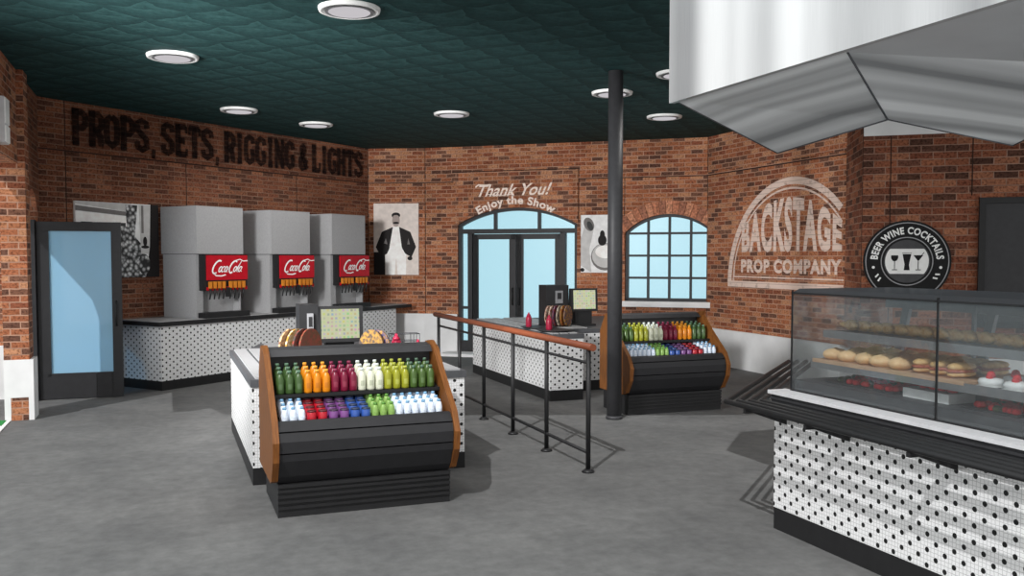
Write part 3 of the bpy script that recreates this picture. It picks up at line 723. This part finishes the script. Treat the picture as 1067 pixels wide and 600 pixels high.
# ------------------------------------------------------------------ drink coolers
def PAN(D): return [(D-.14, 1.165), (D-.24, 1.18), (.48, 1.13), (.30, .96), (.13, .82), (-.02, .70), (-.10, .56), (-.08, .42), (.02, .27), (.10, .24), (D, .24), (D, .95)]
def cooler(label, loc, D):
    t = thing('drink_cooler', label, 'display cooler', loc)     # local: x 0..1.27, y 0 = front of plinth
    W = 1.27
    b = B(); b.box(0, W, .04, D-.02, .0, .24)
    for z in (.06, .10, .14, .18): b.box(.0, W, .025, .04, z, z+.02)
    b.box(0, W, .02, .04, .215, .24)
    b.build('plinth', 'black', t)
    b = B(); b.prism([(.06, .245), (.01, .30), (-.055, .42), (-.065, .47), (D-.02, .47), (D-.02, .245)], .002, W-.002, 'x')
    b.prism([(-.068, .48), (-.075, .56), (-.05, .62), (D-.02, .62), (D-.02, .48)], .002, W-.002, 'x'); b.prism([(-.048, .63), (.0, .675), (.03, .69), (.05, .69), (.05, .64), (D-.02, .64), (D-.02, .63)], .002, W-.002, 'x')
    b.box(.002, W-.002, 0, D-.02, .47, .48, 1); b.box(.002, W-.002, 0, D-.02, .62, .63, 1)
    b.build('front_casing', ['casing', 'void'], t)
    for x in (-.045, W): b = B(); b.prism(PAN(D), x, x+.045, 'x'); b.build('side_panel', 'wood', t, label='oak end panel with a curved front edge')
    b = B(); b.prism([(.05, .62), (.61, .741), (.61, .72), (.05, .60)], .002, W-.002, 'x'); b.build('lower_shelf', 'black', t)
    b = B(); b.prism([(.30, .83), (.62, .90), (.62, .88), (.30, .81)], .002, W-.002, 'x'); b.box(.002, W-.002, .292, .30, .818, .842); b.build('upper_shelf', 'black', t)
    b = B(); b.box(.002, W-.002, .59, .64, .6, 1.14); b.build('back_panel', 'charcoal', t)
    b = B(); b.prism([(.50, 1.10), (.56, 1.145), (D-.18 if D > .8 else .63, 1.16), (D-.18 if D > .8 else .63, 1.12), (.56, 1.10)], .002, W-.002, 'x'); b.build('canopy', 'charcoal', t)
    return t
COOL = [((.72, 6.53, 0), False, 'nearer'), ((5.04, 9.40, 0), True, 'farther')]
cooler('black cooler with oak ends nearer the viewer, in front of the till', COOL[0][0], .86)
cooler('black cooler with oak ends behind the column, below the arched window', COOL[1][0], .70)

def bottle_proto(name, prof, capz, capr, caph, mb, mc, seg=10):
    b = B(); b.lathe(prof, (0, 0, 0), seg); body = b.build(name, mb)
    g = B(); g.lathe([(capr, capz), (capr, capz+caph*.8), (capr*.8, capz+caph)], (0, 0, 0), seg); g.build('cap', mc, body)
    return body
def sw(n, c, r=.3): return plain(n, c, r, var=.08, spec=.4, scale=50)
JU = [(0, 0), (.029, .0), (.0315, .01), (.0315, .108), (.022, .135), (.012, .148), (.012, .155)]
def label_mat(name, c, lab):
    t = NT(name); o = t.n('ShaderNodeTexCoord').outputs['Object']; sp = t.n('ShaderNodeSeparateXYZ'); t.l(o, sp.inputs[0])
    m = t.math('MULTIPLY', t.math('GREATER_THAN', sp.outputs[2], .035), t.math('LESS_THAN', sp.outputs[2], .075))
    fr = t.math('LESS_THAN', t.math('ABSOLUTE', sp.outputs[0]), .014)
    n = t.noise(90, 2, o)
    t.bsdf(t.mix(t.math('MULTIPLY', t.math('MULTIPLY', m, fr), .7), t.mix(t.math('MULTIPLY', n, .35), rgba(c), rgba(tuple(v*.7 for v in c))), rgba(lab)), .3, 0, .4); return t.m
JC = {'dark green': ((66, 92, 48), (96, 120, 84)), 'orange': ((226, 138, 22), (190, 110, 30)), 'maroon': ((122, 20, 52), (150, 60, 80)), 'white': ((226, 228, 206), (170, 176, 150)), 'lime yellow': ((154, 156, 40), (180, 184, 90)), 'moss green': ((70, 96, 42), (100, 124, 80))}
JP = {}
capm = {'dark green': (96, 128, 104), 'orange': (236, 170, 60), 'maroon': (138, 52, 82), 'white': (220, 228, 224), 'lime yellow': (176, 182, 76), 'moss green': (84, 112, 92)}
for kx, (c, lab) in JC.items():
    JP[kx] = bottle_proto('juice_bottle', JU, .152, .0155, .02, label_mat(kx+' juice', c, lab), sw(kx+' cap', capm[kx]))
MP = {}
MILK = [(0, 0), (.025, 0), (.027, .01), (.027, .075), (.02, .105), (.012, .115)]
TUB = [(0, 0), (.030, 0), (.034, .01), (.034, .085), (.03, .09)]
MP['milk'] = bottle_proto('milk_bottle', MILK, .113, .014, .018, sw('milk bottle white', (214, 224, 240)), sw('pale blue cap', (120, 164, 196)))
for kx, c in {'red': (176, 24, 40), 'purple': (118, 70, 130), 'blue': (50, 84, 158)}.items():
    MP[kx] = bottle_proto('yogurt_pot', TUB, .088, .034, .012, sw(kx+' pot', c), sw(kx+' pot lid', tuple(int(v*.35+25) for v in c)))
MP['green'] = bottle_proto('tea_bottle', MILK, .113, .014, .018, sw('pale green bottle', (128, 164, 84)), sw('green cap', (90, 140, 60)))
used = set()
def put(proto, loc, label, cat, group):
    if proto.name in used: o = dup(proto, loc, label, group)
    else: used.add(proto.name); o = proto; o.location = loc
    tag(o, label, cat, group)
for (loc, mirror, which) in COOL:
    cols = ['dark green']*3+['orange']*3+['maroon']*3+['white']*3+['lime yellow']*3+['moss green']*3
    where = {'nearer': 'nearer cooler', 'farther': 'cooler by the column'}[which]
    xs = [.06+i*.0675 for i in range(18)]
    if mirror: cols = cols[::-1]
    for c, x in zip(cols, xs):
        for r in range(3):
            put(JP[c], (loc[0]+x, loc[1]+.345+r*.085, .84+r*.0187), '%s juice bottle on upper shelf of the %s' % (c, where), 'bottle', '%s juice bottles, %s' % (c, where))
    low = [('milk', .061)]*3+[('red', .079)]*2+[('purple', .079)]*2+[('blue', .079)]*2+[('green', .061)]*3+[('milk', .061)]*6
    if mirror: low = low[::-1]
    x = .03
    lowl = {'milk': ('pale blue and white milk bottle', 'bottle'), 'red': ('red yogurt pot', 'pot'), 'purple': ('purple yogurt pot', 'pot'), 'blue': ('blue yogurt pot', 'pot'), 'green': ('pale green tea bottle', 'bottle')}
    i0 = 0
    for i, (c, w_) in enumerate(low):
        side = ''
        if c == 'milk':
            left = i < 9
            side = ', left group' if left else ', right group'
        for r in range(5):
            y = loc[1]+.105+r*.082
            put(MP[c], (loc[0]+x+w_/2, y, .634+.013+r*.082*.2157), '%s on lower shelf, %s%s' % (lowl[c][0], where, side), lowl[c][1], '%s group, %s%s' % (lowl[c][0], where, side))
        x += w_

# ------------------------------------------------------------------ tills, snack racks, sauce bottles
def screen_mat():
    t = NT('lit till screen'); uv = t.uv(); v = t.n('ShaderNodeTexVoronoi', distance='CHEBYCHEV'); v.inputs['Scale'].default_value = 28; v.inputs['Randomness'].default_value = .2; t.l(uv, v.inputs['Vector'])
    c = t.mix(t.math('LESS_THAN', v.outputs['Distance'], .28), rgba((226, 230, 190)), v.outputs['Color'])
    c = t.mix(.55, c, rgba((224, 228, 188)))
    e = t.n('ShaderNodeEmission'); t.l(c, e.inputs[0]); e.inputs[1].default_value = .75; t.l(e.outputs[0], t.out.inputs[0]); return t.m
M['screen'] = screen_mat()
def till(label, loc, box):
    t = thing('till', label, 'cash register', loc)
    b = B(); b.box(-.16, .16, -.10, .16, 0, .03); b.box(-.13, .13, -.03, .10, .03, .24); b.build('base', 'black', t)
    b = B(); b.prism([(-.06, .21), (-.04, .54), (.03, .54), (.05, .21)], -.21, .21, 'x'); b.build('monitor', 'black', t)
    b = B(); b.face([(-.175, -.0605, .245), (.175, -.0605, .245), (.175, -.0445, .515), (-.175, -.0445, .515)]); b.build('display', 'screen', t)
    b = B(); b.box(*box); b.build('receipt_printer', 'black', t)
    x0, x1, y0, y1, z0, z1 = box
    b = B(); b.box(x0+.4*(x1-x0), x0+.72*(x1-x0), y0-.02, y0, z1-.26, z1-.08); b.box(x0+.47*(x1-x0), x0+.65*(x1-x0), y0-.024, y0-.02, z1-.20, z1-.11, 1); b.build('printer_window', ['midgrey', 'black'], t)
    return t
till('black touchscreen till with lit menu on the nearer cash desk', (1.50, 8.45, .86), (-.37, -.20, -.05, .20, 0, .56))
till('black touchscreen till with lit menu on the farther cash desk', (5.66, 12.0, .86), (-.57, -.22, .02, .30, 0, .59))
SN = [(150, 110, 40), (120, 50, 40), (190, 150, 110), (50, 46, 80), (160, 90, 56), (90, 56, 38), (190, 176, 156), (46, 40, 40), (60, 50, 46)]
def snack_rack(label, loc, n, r, rackname, where):
    t = thing('snack_rack', label, 'rack', loc)
    w = .058*n
    b = B(); b.tube([(-.02, -.05, .01), (w+.02, -.05, .01), (w+.02, .05, .01), (-.02, .05, .01)], .006, 6, closed=True); b.build('base_ring', 'black', t)
    b = B()
    for i in range(n+1): b.tube([(i*.058-.01, -.03+.0, .012)]+[(i*.058-.01, -r*cos(radians(a)), .012+r+r*-sin(radians(a))) for a in (-60, -30, 0, 30, 60)][::-1][:1]+[(i*.058-.01, .03, .012)], .004, 5)
    b.build('dividers', 'black', t)
    for i in range(n):
        m = NT('snack wrapper'); uv = m.n('ShaderNodeTexCoord').outputs['Object']
        ca, cb = random.choice(SN), random.choice(SN)
        m.bsdf(m.ramp(m.noise(30, 2, uv), [(.4, ca), (.6, cb)]), .35, 0, .5)
        g = B(); g.prism([(r*cos(2*pi*k/18)*.8, .012+r+r*sin(2*pi*k/18)) for k in range(18)], -.009, .009, 'x')
        g.xform(Matrix.Translation((0, 0, 0)))
        o = g.build('snack_packet', m.m, None, (loc[0]+i*.058+.02, loc[1], loc[2]), radians(-52 if where.find('right') < 0 else 48))
        tag(o, 'round foil snack packet standing in %s' % where, 'packet', 'snack packets in %s' % where)
snack_rack('wire snack rack left of the nearer till', (1.00, 8.18, .86), 4, .175, 'a', 'the rack left of the nearer till')
snack_rack('wire snack rack right of the nearer till', (1.73, 8.22, .86), 2, .16, 'b', 'the rack right of the nearer till')
snack_rack('wire snack rack left of the farther till', (5.02, 11.80, .86), 6, .15, 'c', 'the rack by the farther till')
def squeeze(loc, s, label):
    t = thing('sauce_bottle', label, 'bottle', loc)
    b = B(); b.lathe([(.036*s, 0), (.042*s, .02), (.042*s, .10*s), (.038*s, .13*s), (.03*s, .155*s)], seg=14); b.build('body', 'ketchup', t)
    b = B(); b.lathe([(.028*s, .157*s), (.024*s, .172*s), (.012*s, .182*s), (.009*s, .20*s)], seg=12); b.build('nozzle', 'ketchup', t)
squeeze((2.03, 8.42, .86), 1.35, 'taller dark red sauce bottle right of the nearer till')
squeeze((2.24, 8.42, .86), 1.05, 'shorter dark red sauce bottle beside wire stand on nearer desk')
squeeze((4.66, 11.62, .893), 1.0, 'dark red sauce bottle on black tray, nearer the entrance doors')
squeeze((4.72, 11.05, .893), 1.0, 'dark red sauce bottle on black tray, nearer the farther till side')
for y, l in ((11.62, 'oval black tray under the sauce bottle nearest the entrance'), (11.05, 'oval black tray under the sauce bottle nearest the handrail end')):
    t = thing('serving_tray', l, 'tray', (4.80, y, .874))
    b = B(); b.lathe([(0, 0), (.20, 0), (.24, .018), (.23, .018), (.19, .006), (0, .006)], seg=24, sy=1.05); b.build('tray', 'black', t)
    b = B(); b.lathe([(.24, .018), (.245, .022), (.235, .022)], seg=24, sy=1.05); b.build('rim', 'charcoal', t)
t = thing('wire_stand', 'thin grey wire stand at right end of nearer cash desk', 'stand', (2.17, 8.75, .86))
b = B()
for z in (.24, .17): b.tube([(-.12, -.06, z), (.16, -.06, z), (.16, .06, z), (-.12, .06, z)], .004, 5, closed=True)
b.build('hoops', 'darkgrey', t)
for x in (-.12, .10, .16):
    b = B(); b.tube([(x, -.06, 0), (x, -.06, .24)], .004, 5); b.tube([(x, .06, 0), (x, .06, .24)], .004, 5); b.build('leg', 'darkgrey', t)

# ------------------------------------------------------------------ handrail and column
t = thing('handrail', 'queue railing with round brown wood top rail and black posts', 'railing', (3.38, 0, 0))
b = B(); b.tube([(0, 6.96, 1.085), (0, 11.80, 1.085)], .032, 12); b.build('top_rail', 'railwood', t)
b = B(); b.tube([(0, 7.05, .945), (0, 11.64, .945)], .014, 8); b.build('middle_rail', 'black', t)
b = B(); b.tube([(0, 7.05, .17), (0, 11.64, .17)], .016, 8); b.build('bottom_rail', 'black', t)
for y in (7.05, 7.97, 8.87, 9.80, 10.72, 11.64):
    b = B(); b.tube([(0, y, 0), (0, y, 1.075)], .021, 10); p = b.build('post', 'black', t)
    b = B(); b.lathe([(.055, 0), (.055, .012), (.03, .03)], (0, y, 0), 14); b.build('base_flange', 'black', p)
t = thing('column', 'tall round dark steel column from floor to green ceiling', 'column', (4.79, 9.31, 0))
b = B(); b.lathe([(.084, .0), (.084, CEIL-.004)], seg=28); b.build('shaft', 'charcoal', t)
b = B(); b.lathe([(.096, 0), (.096, .03), (.084, .04)], seg=28); b.build('base_collar', 'charcoal', t)

# ------------------------------------------------------------------ bakery display counter
CX, CY = 3.86, 5.13
bc = thing('bakery_counter', 'white dotted tile counter carrying the glass pastry case at right', 'counter', (CX, CY, 0))
Y0 = -4.2
b = B(); b.prism([(0, Y0), (0, 0), (.62, .62), (1.0, .62), (1.0, Y0)], .15, .80); b.build('tiled_body', 'tile', bc)
b = B(); b.prism([(.004, Y0), (.004, 0), (.62, .616), (1.0, .616), (1.0, Y0)], 0, .15); b.build('plinth', 'black', bc)
b = B(); b.box(-.012, 1.0, Y0, .02, .80, .925); 
for i in range(3): b.box(-.02, -.012, Y0, .02, .82+.035*i, .835+.035*i)
b.build('grille_band', 'charcoal', bc)
b = B(); b.box(-.03, .12, Y0, .04, .925, .948); b.build('front_ledge', 'lightgrey', bc, label='bright steel ledge along the front')
case = thing('display_case', 'glass pastry display case with two dark shelves and dark top', 'display case', (CX, CY, .948))
# local z 0 = ledge ; front glass plane x = .10 ; far end y = -.04
b = B(); b.box(.12, .96, Y0, -.05, 0, .075); b.build('deck', 'darkgrey', case)
b = B(); b.prism([(.10, .665), (.16, .69), (.96, .69), (.96, .665)], Y0, -.04, 'y'); b.build('roof', 'roofglass', case)
for (a, c_) in ((-1.28, -.05), (-2.52, -1.29), (Y0, -2.53)):
    b = B(); b.box(.10, .106, a, c_, .0, .665); b.build('front_glass', 'caseglass', case)
b = B(); b.box(.106, .96, -.046, -.04, .0, .665); b.build('end_glass', 'caseglass', case)
b = B()
for y in (-1.285, -2.525): b.box(.095, .11, y-.003, y+.003, 0, .68)
b.box(.095, .106, -.046, -.038, 0, .68); b.box(.095, .12, Y0, -.04, .655, .668); b.box(.095, .105, Y0, -.04, 0, .01); b.build('edge_trim', 'black', case)
b = B(); b.box(.90, .96, Y0, -.04, .55, .664)
for y in (-.05, -.75, -1.3, -2.0, -2.6): b.prism([(y, .0), (y-.06, .0), (y-.20, .60), (y-.14, .60)], .92, .95, 'x')
b.box(.90, .96, Y0, -.04, .075, .13); b.build('rear_frame', 'midgrey', case)
for (z, x0, x1, ye) in ((.40, .24, .80, -.20), (.195, .20, .84, -.13)):
    b = B(); b.box(x0, x1, Y0, ye, z, z+.012); b.box(x0-.012, x0, Y0, ye, z-.028, z+.022); b.build('shelf', 'midgrey', case)
b = B()
for y in (-.9, -2.1, -3.3): b.box(.78, .80, y-.01, y+.01, .07, .60)
b.build('shelf_posts', 'midgrey', case)
# tray rail of round tubes carried on brackets, turning at the far end
tr = thing('tray_rail', 'black tubular tray slide running along the front of bakery counter', 'tray rail', (CX, CY, .88))
for i, off in enumerate((.12, .19, .265, .34)):
    g = off*tan(radians(22.5))-.07; b = B()
    b.tube([(-off, Y0, 0), (-off, g, 0), (-off+1.9, g+1.9*.95, 0)], .019, 8); b.build('tube', 'black', tr)
for y in (-.15, -.75, -1.55, -2.55, -3.55):
    b = B(); b.box(-.35, -.022, y-.012, y+.012, -.045, -.018)
    b.prism([(-.30, -.04), (-.022, -.04), (-.022, -.14)], y-.010, y+.010, 'y'); b.build('bracket', 'black', tr)
b = B(); b.box(-.06, -.022, Y0, .0, -.05, -.015); b.build('mounting_strip', 'black', tr)
# support leg for the free corner
b = B(); b.tube([(1.2, 1.33, -.01), (1.2, 1.33, -.878)], .018, 8); b.build('leg', 'black', tr)

# pastries ----------------------------------------------------
def breadm(n, c1, c2, sc=25):
    t = NT(n); o = t.n('ShaderNodeTexCoord').outputs['Object']; t.bsdf(t.ramp(t.noise(sc, 4, o, .6), [(.3, c1), (.7, c2)]), .55, 0, .3); return t.m
M['crust'] = breadm('golden pastry crust', (196, 146, 84), (246, 212, 156)); M['loaf'] = breadm('floured bread crust', (236, 190, 136), (252, 224, 184), 12)
M['ham'] = breadm('sandwich filling', (150, 60, 50), (200, 130, 100), 40); M['cream'] = breadm('white icing', (232, 232, 232), (248, 248, 248), 10)
M['berry'] = breadm('red berries', (176, 16, 30), (222, 50, 50), 60); M['paper'] = breadm('white card tray', (214, 214, 214), (234, 234, 234), 10); M['salad'] = breadm('leafy green', (50, 66, 40), (84, 90, 60), 50)
SH1 = .948+.412; SH2 = .948+.207; DK = .948+.075
b = B()   # twisted croissant
N = 14; pts = []; rad = []
for i in range(N+1):
    u = i/N; x = (u-.5)*.26; pts.append((x, -.035*cos(pi*(u-.5))+.02, .035)); rad.append(.006+.030*sin(pi*u)*(1+.16*cos(u*pi*9)))
b.tube(pts, rad, 10); cro = b.build('croissant', 'crust'); first = True
for i in range(15):
    y = CY-.22-i*.105
    if first: o = cro; first = False; o.location = (CX+.44, y, SH1)
    else: o = dup(cro, (CX+.44, y, SH1))
    o.rotation_euler = (0, 0, radians(72+8*((i*7) % 3))); o.location.z = SH1
    tag(o, 'golden croissant in the row on the upper pastry shelf', 'croissant', 'croissants on the upper shelf')
t = thing('serving_board', 'pale wooden board on the lower pastry shelf', 'board', (CX+.20, CY-.15, SH2))
b = B(); b.box(0, .56, -1.24, 0, 0, .018); b.build('board', 'board', t)
b = B(); b.box(-.014, .0, -1.24, 0, -.002, .022); b.build('lip', 'board', t)
def loaf():
    b = B(); b.blob((0, 0, .034), (.092, .07, .040), 0, 16, 10)
    for v in b.bm.verts:
        if v.co.z < .008: v.co.z = 0
    lo = b.build('bread_roll', 'loaf')
    g = B(); g.tube([(-.05, -.01, .064), (0, .0, .072), (.05, .01, .064)], [.004, .009, .004], 6); g.build('score', 'crust', lo); return lo
lp = loaf(); first = True
for r in range(3):
    for i in range(5):
        loc = (CX+.30+r*.17, CY-.24-i*.145-(.03 if r == 1 else 0), SH2+.018)
        if first: o = lp; o.location = loc; first = False
        else: o = dup(lp, loc)
        o.rotation_euler = (0, 0, radians(random.uniform(-25, 25)))
        tag(o, 'round golden bread roll on the wooden board, lower shelf', 'bread roll', 'bread rolls on the board')
def sandwich():
    t = thing('sandwich', '', 'sandwich')
    b = B(); b.blob((0, 0, .022), (.10, .05, .022), 0, 14, 6); b.build('bottom_bun', 'crust', t)
    b = B(); b.blob((0, 0, .040), (.108, .056, .014), 0, 14, 6); b.build('filling', 'ham', t)
    b = B(); b.blob((0, 0, .062), (.10, .05, .026), 0, 14, 6); b.build('top_bun', 'crust', t); return t
sp_ = sandwich(); first = True
for r in range(2):
    for i in range(3):
        loc = (CX+.32+r*.25, CY-1.0-i*.125, SH2+.018)
        if first: o = sp_; o.location = loc; first = False
        else: o = dup(sp_, loc)
        tag(o, 'filled ham sandwich roll at the end of the wooden board', 'sandwich', 'sandwiches on the board')
def cake():
    t = thing('cream_cake', '', 'cake')
    b = B(); b.lathe([(.058, 0), (.064, .02), (.058, .036), (.03, .042), (0, .043)], seg=16); b.build('icing', 'cream', t)
    b = B(); b.blob((0, 0, .058), (.022, .022, .02), 0, 10, 6); b.blob((.02, .01, .048), (.02, .02, .016), 0, 8, 5); b.blob((-.02, -.01, .048), (.02, .02, .018), 0, 8, 5); b.build('berries', 'berry', t)
    b = B(); b.lathe([(0, -.006), (.066, -.006), (.07, 0), (0, 0)], seg=16); b.build('paper_base', 'paper', t); return t
ck = cake(); first = True
for i, (x, y) in enumerate([(.27, -1.49), (.27, -1.65), (.27, -1.81), (.27, -1.97), (.45, -1.49), (.45, -1.65), (.45, -1.81)]):
    loc = (CX+x, CY+y, SH2+.008)
    if first: o = ck; o.location = loc; first = False
    else: o = dup(ck, loc)
    tag(o, 'small white cream cake topped with red berries, lower shelf', 'cake', 'cream cakes on the lower shelf')
def berry_tray(y, w, label):
    t = thing('berry_tray', label, 'fruit tray', (CX+.22, CY+y, DK))
    b = B(); b.box(0, .34, -w, 0, 0, .012); b.build('tray', 'charcoal', t)
    b = B()
    for k in range(int(w*230)):
        b.blob((random.uniform(.03, .31), random.uniform(-w+.03, -.03), .025), (.024, .024, .02), 0 if random.random() < .75 else 1, 8, 5)
    o = b.build('berries', ['berry', 'salad'], t); o['kind'] = 'stuff'
berry_tray(-.24, .36, 'tray of red berries at far end of the case deck')
berry_tray(-.62, .22, 'tray of red berries between the first berry tray and white box')
berry_tray(-1.34, .36, 'tray of red berries right of the first white box')
def white_box(y, w, label):
    t = thing('cake_box', label, 'box', (CX+.24, CY+y, DK))
    b = B(); b.box(0, .20, -w, 0, 0, .055); b.build('card_tray', 'paper', t)
    b = B()
    for k in range(4): b.blob((.10, -w*(.2+.2*k), .062), (.03, .03, .022), 0, 8, 5)
    b.build('berry_topping', 'berry', t)
white_box(-.90, .34, 'white card cake box with berries on the case deck')
white_box(-1.76, .34, 'second white card cake box, nearer the right edge of the photo')

# ------------------------------------------------------------------ extractor hood
ZT = CEIL-.002
hd = thing('extractor_hood', 'big brushed stainless steel hood hanging from ceiling above the pastry case', 'hood', (0, 0, 0))
a = (3.20, 5.35, 2.89); bb = (3.26, 3.78, 2.89); c = (4.02, 4.31, 2.666); d = (4.02, 5.35, 2.578); e = (5.18, 4.44, 2.578); f = (5.2, 3.48, 2.89); g0 = (3.20, .8, 2.89); h0 = (5.2, .8, 2.89)
M['hoodgrey'] = plain('smooth stainless liner', (196, 197, 199), .35, var=.03, scale=2)
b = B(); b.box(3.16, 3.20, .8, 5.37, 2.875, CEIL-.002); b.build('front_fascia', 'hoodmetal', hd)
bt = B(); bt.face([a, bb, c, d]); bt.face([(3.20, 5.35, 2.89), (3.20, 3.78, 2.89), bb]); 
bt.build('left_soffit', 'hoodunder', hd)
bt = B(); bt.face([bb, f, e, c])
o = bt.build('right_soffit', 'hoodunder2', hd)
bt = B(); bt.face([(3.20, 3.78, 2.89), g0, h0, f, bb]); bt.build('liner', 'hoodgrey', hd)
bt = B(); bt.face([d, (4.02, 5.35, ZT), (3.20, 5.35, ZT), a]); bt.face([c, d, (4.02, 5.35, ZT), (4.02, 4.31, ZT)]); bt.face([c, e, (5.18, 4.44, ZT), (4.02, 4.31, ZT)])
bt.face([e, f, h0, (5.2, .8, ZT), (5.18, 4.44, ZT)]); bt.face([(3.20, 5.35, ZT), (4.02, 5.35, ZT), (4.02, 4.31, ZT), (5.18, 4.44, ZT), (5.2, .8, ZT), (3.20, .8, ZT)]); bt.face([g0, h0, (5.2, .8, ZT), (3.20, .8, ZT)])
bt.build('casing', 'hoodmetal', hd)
b = B()
for p, q in ((bb, c), (c, d), (a, d), (c, e), (e, f)): b.tube([p, q], .006, 5)
b.build('seams', 'darkgrey', hd)

# ------------------------------------------------------------------ ceiling downlights
def emis(name, c, s):
    t = NT(name); e = t.n('ShaderNodeEmission'); e.inputs[0].default_value = rgba(c); e.inputs[1].default_value = s
    t.l(e.outputs[0], t.out.inputs[0]); return t.m
M['diffuser'] = emis('frosted lamp diffuser', (196, 192, 196), 1.0)
LP = [(-.02+.13, 10.25), (1.49, 7.79), (1.02, 13.62), (2.26, 14.65), (3.95, 12.88), (5.36, 10.52), (6.99, 12.01), (5.52, 9.16)]
LL = ['round white downlight second largest, at left', 'largest round white downlight, at top centre', 'small round downlight above the sign on left', 'small round downlight nearest the back left corner',
      'round downlight in front of entrance doors', 'round downlight partly behind the steel column', 'round downlight just left of the steel hood', 'round downlight cut off by the steel hood edge']
lt0 = None
for (x, y), lb in zip(LP, LL):
    if lt0 is None:
        lt0 = thing('ceiling_light', lb, 'ceiling light', (x, y, CEIL), 0, 'round ceiling downlights')
        b = B(); b.lathe([(.20, -.012), (.235, -.035), (.255, -.03), (.262, -.005), (.262, 0)], seg=36); 
        b.build('trim_ring', 'white', lt0)
        b = B(); b.lathe([(.205, -.036), (.205, -.0365), (.195, -.030)], seg=36); b.build('inner_ring', 'midgrey', lt0)
        b = B(); b.lathe([(0, -.040), (.17, -.040), (.18, -.034)], seg=36); b.build('diffuser', 'diffuser', lt0)
    else: dup(lt0, (x, y, CEIL), lb)
    ld = bpy.data.lights.new('downlight', 'SPOT'); ld.energy = 95; ld.spot_size = radians(165); ld.spot_blend = 1; ld.shadow_soft_size = .2; ld.color = (1, .98, .95)
    lo = bpy.data.objects.new('downlight', ld); COL.objects.link(lo); lo.location = (x, y, CEIL-.06)

# ------------------------------------------------------------------ daylight
w = bpy.data.worlds.new('sky'); SC.world = w; w.use_nodes = True; nt = w.node_tree; nt.nodes.clear()
wo = nt.nodes.new('ShaderNodeOutputWorld'); bg = nt.nodes.new('ShaderNodeBackground'); tc = nt.nodes.new('ShaderNodeTexCoord')
dp = nt.nodes.new('ShaderNodeVectorMath'); dp.operation = 'DOT_PRODUCT'; dp.inputs[1].default_value = (.35, .93, 0)
mr = nt.nodes.new('ShaderNodeMapRange'); mr.inputs['From Min'].default_value = -.1; mr.inputs['From Max'].default_value = .55
mx = nt.nodes.new('ShaderNodeMix'); mx.data_type = 'RGBA'; mx.inputs[6].default_value = (1.45, 1.44, 1.43, 1); mx.inputs[7].default_value = rgba((186, 228, 240))
nt.links.new(tc.outputs['Generated'], dp.inputs[0]); nt.links.new(dp.outputs['Value'], mr.inputs['Value']); nt.links.new(mr.outputs[0], mx.inputs[0])
nt.links.new(mx.outputs[2], bg.inputs[0]); nt.links.new(bg.outputs[0], wo.inputs[0])
sd_ = bpy.data.lights.new('sun', 'SUN'); sd_.energy = 2.7; sd_.angle = radians(.4)
so = bpy.data.objects.new('sun', sd_); COL.objects.link(so); so.rotation_euler = Vector((.64, .70, -1)).to_track_quat('-Z', 'Y').to_euler(); so.location = (-4, -4, 8)

# unseen spot added as fill light for the far brick walls
kl = bpy.data.lights.new('back_wall_fill', 'SPOT'); kl.energy = 3300; kl.spot_size = radians(64); kl.spot_blend = .6; kl.shadow_soft_size = .55
ko = bpy.data.objects.new('back_wall_fill', kl); COL.objects.link(ko); ko.location = (*cam_xy(-4.2, 4.9), 2.95)
ko.rotation_euler = (Vector((6.0, 14.4, 1.7))-Vector(ko.location)).to_track_quat('-Z', 'Y').to_euler()
# ------------------------------------------------------------------ camera
cm = bpy.data.cameras.new('camera'); co = bpy.data.objects.new('camera', cm); COL.objects.link(co)
co.location = (0, 0, 1.85); co.rotation_euler = (radians(90)-atan(44.5/951), 0, radians(-20.8))
cm.sensor_width = 36; cm.lens = 951/1067*36; cm.shift_y = 12.5/1067; cm.clip_start = .05; cm.clip_end = 200
SC.camera = co
SC.view_settings.view_transform = 'Standard'; SC.view_settings.look = 'None'; SC.view_settings.gamma = 1; SC.view_settings.use_curve_mapping = False
SC.view_settings.exposure = 0
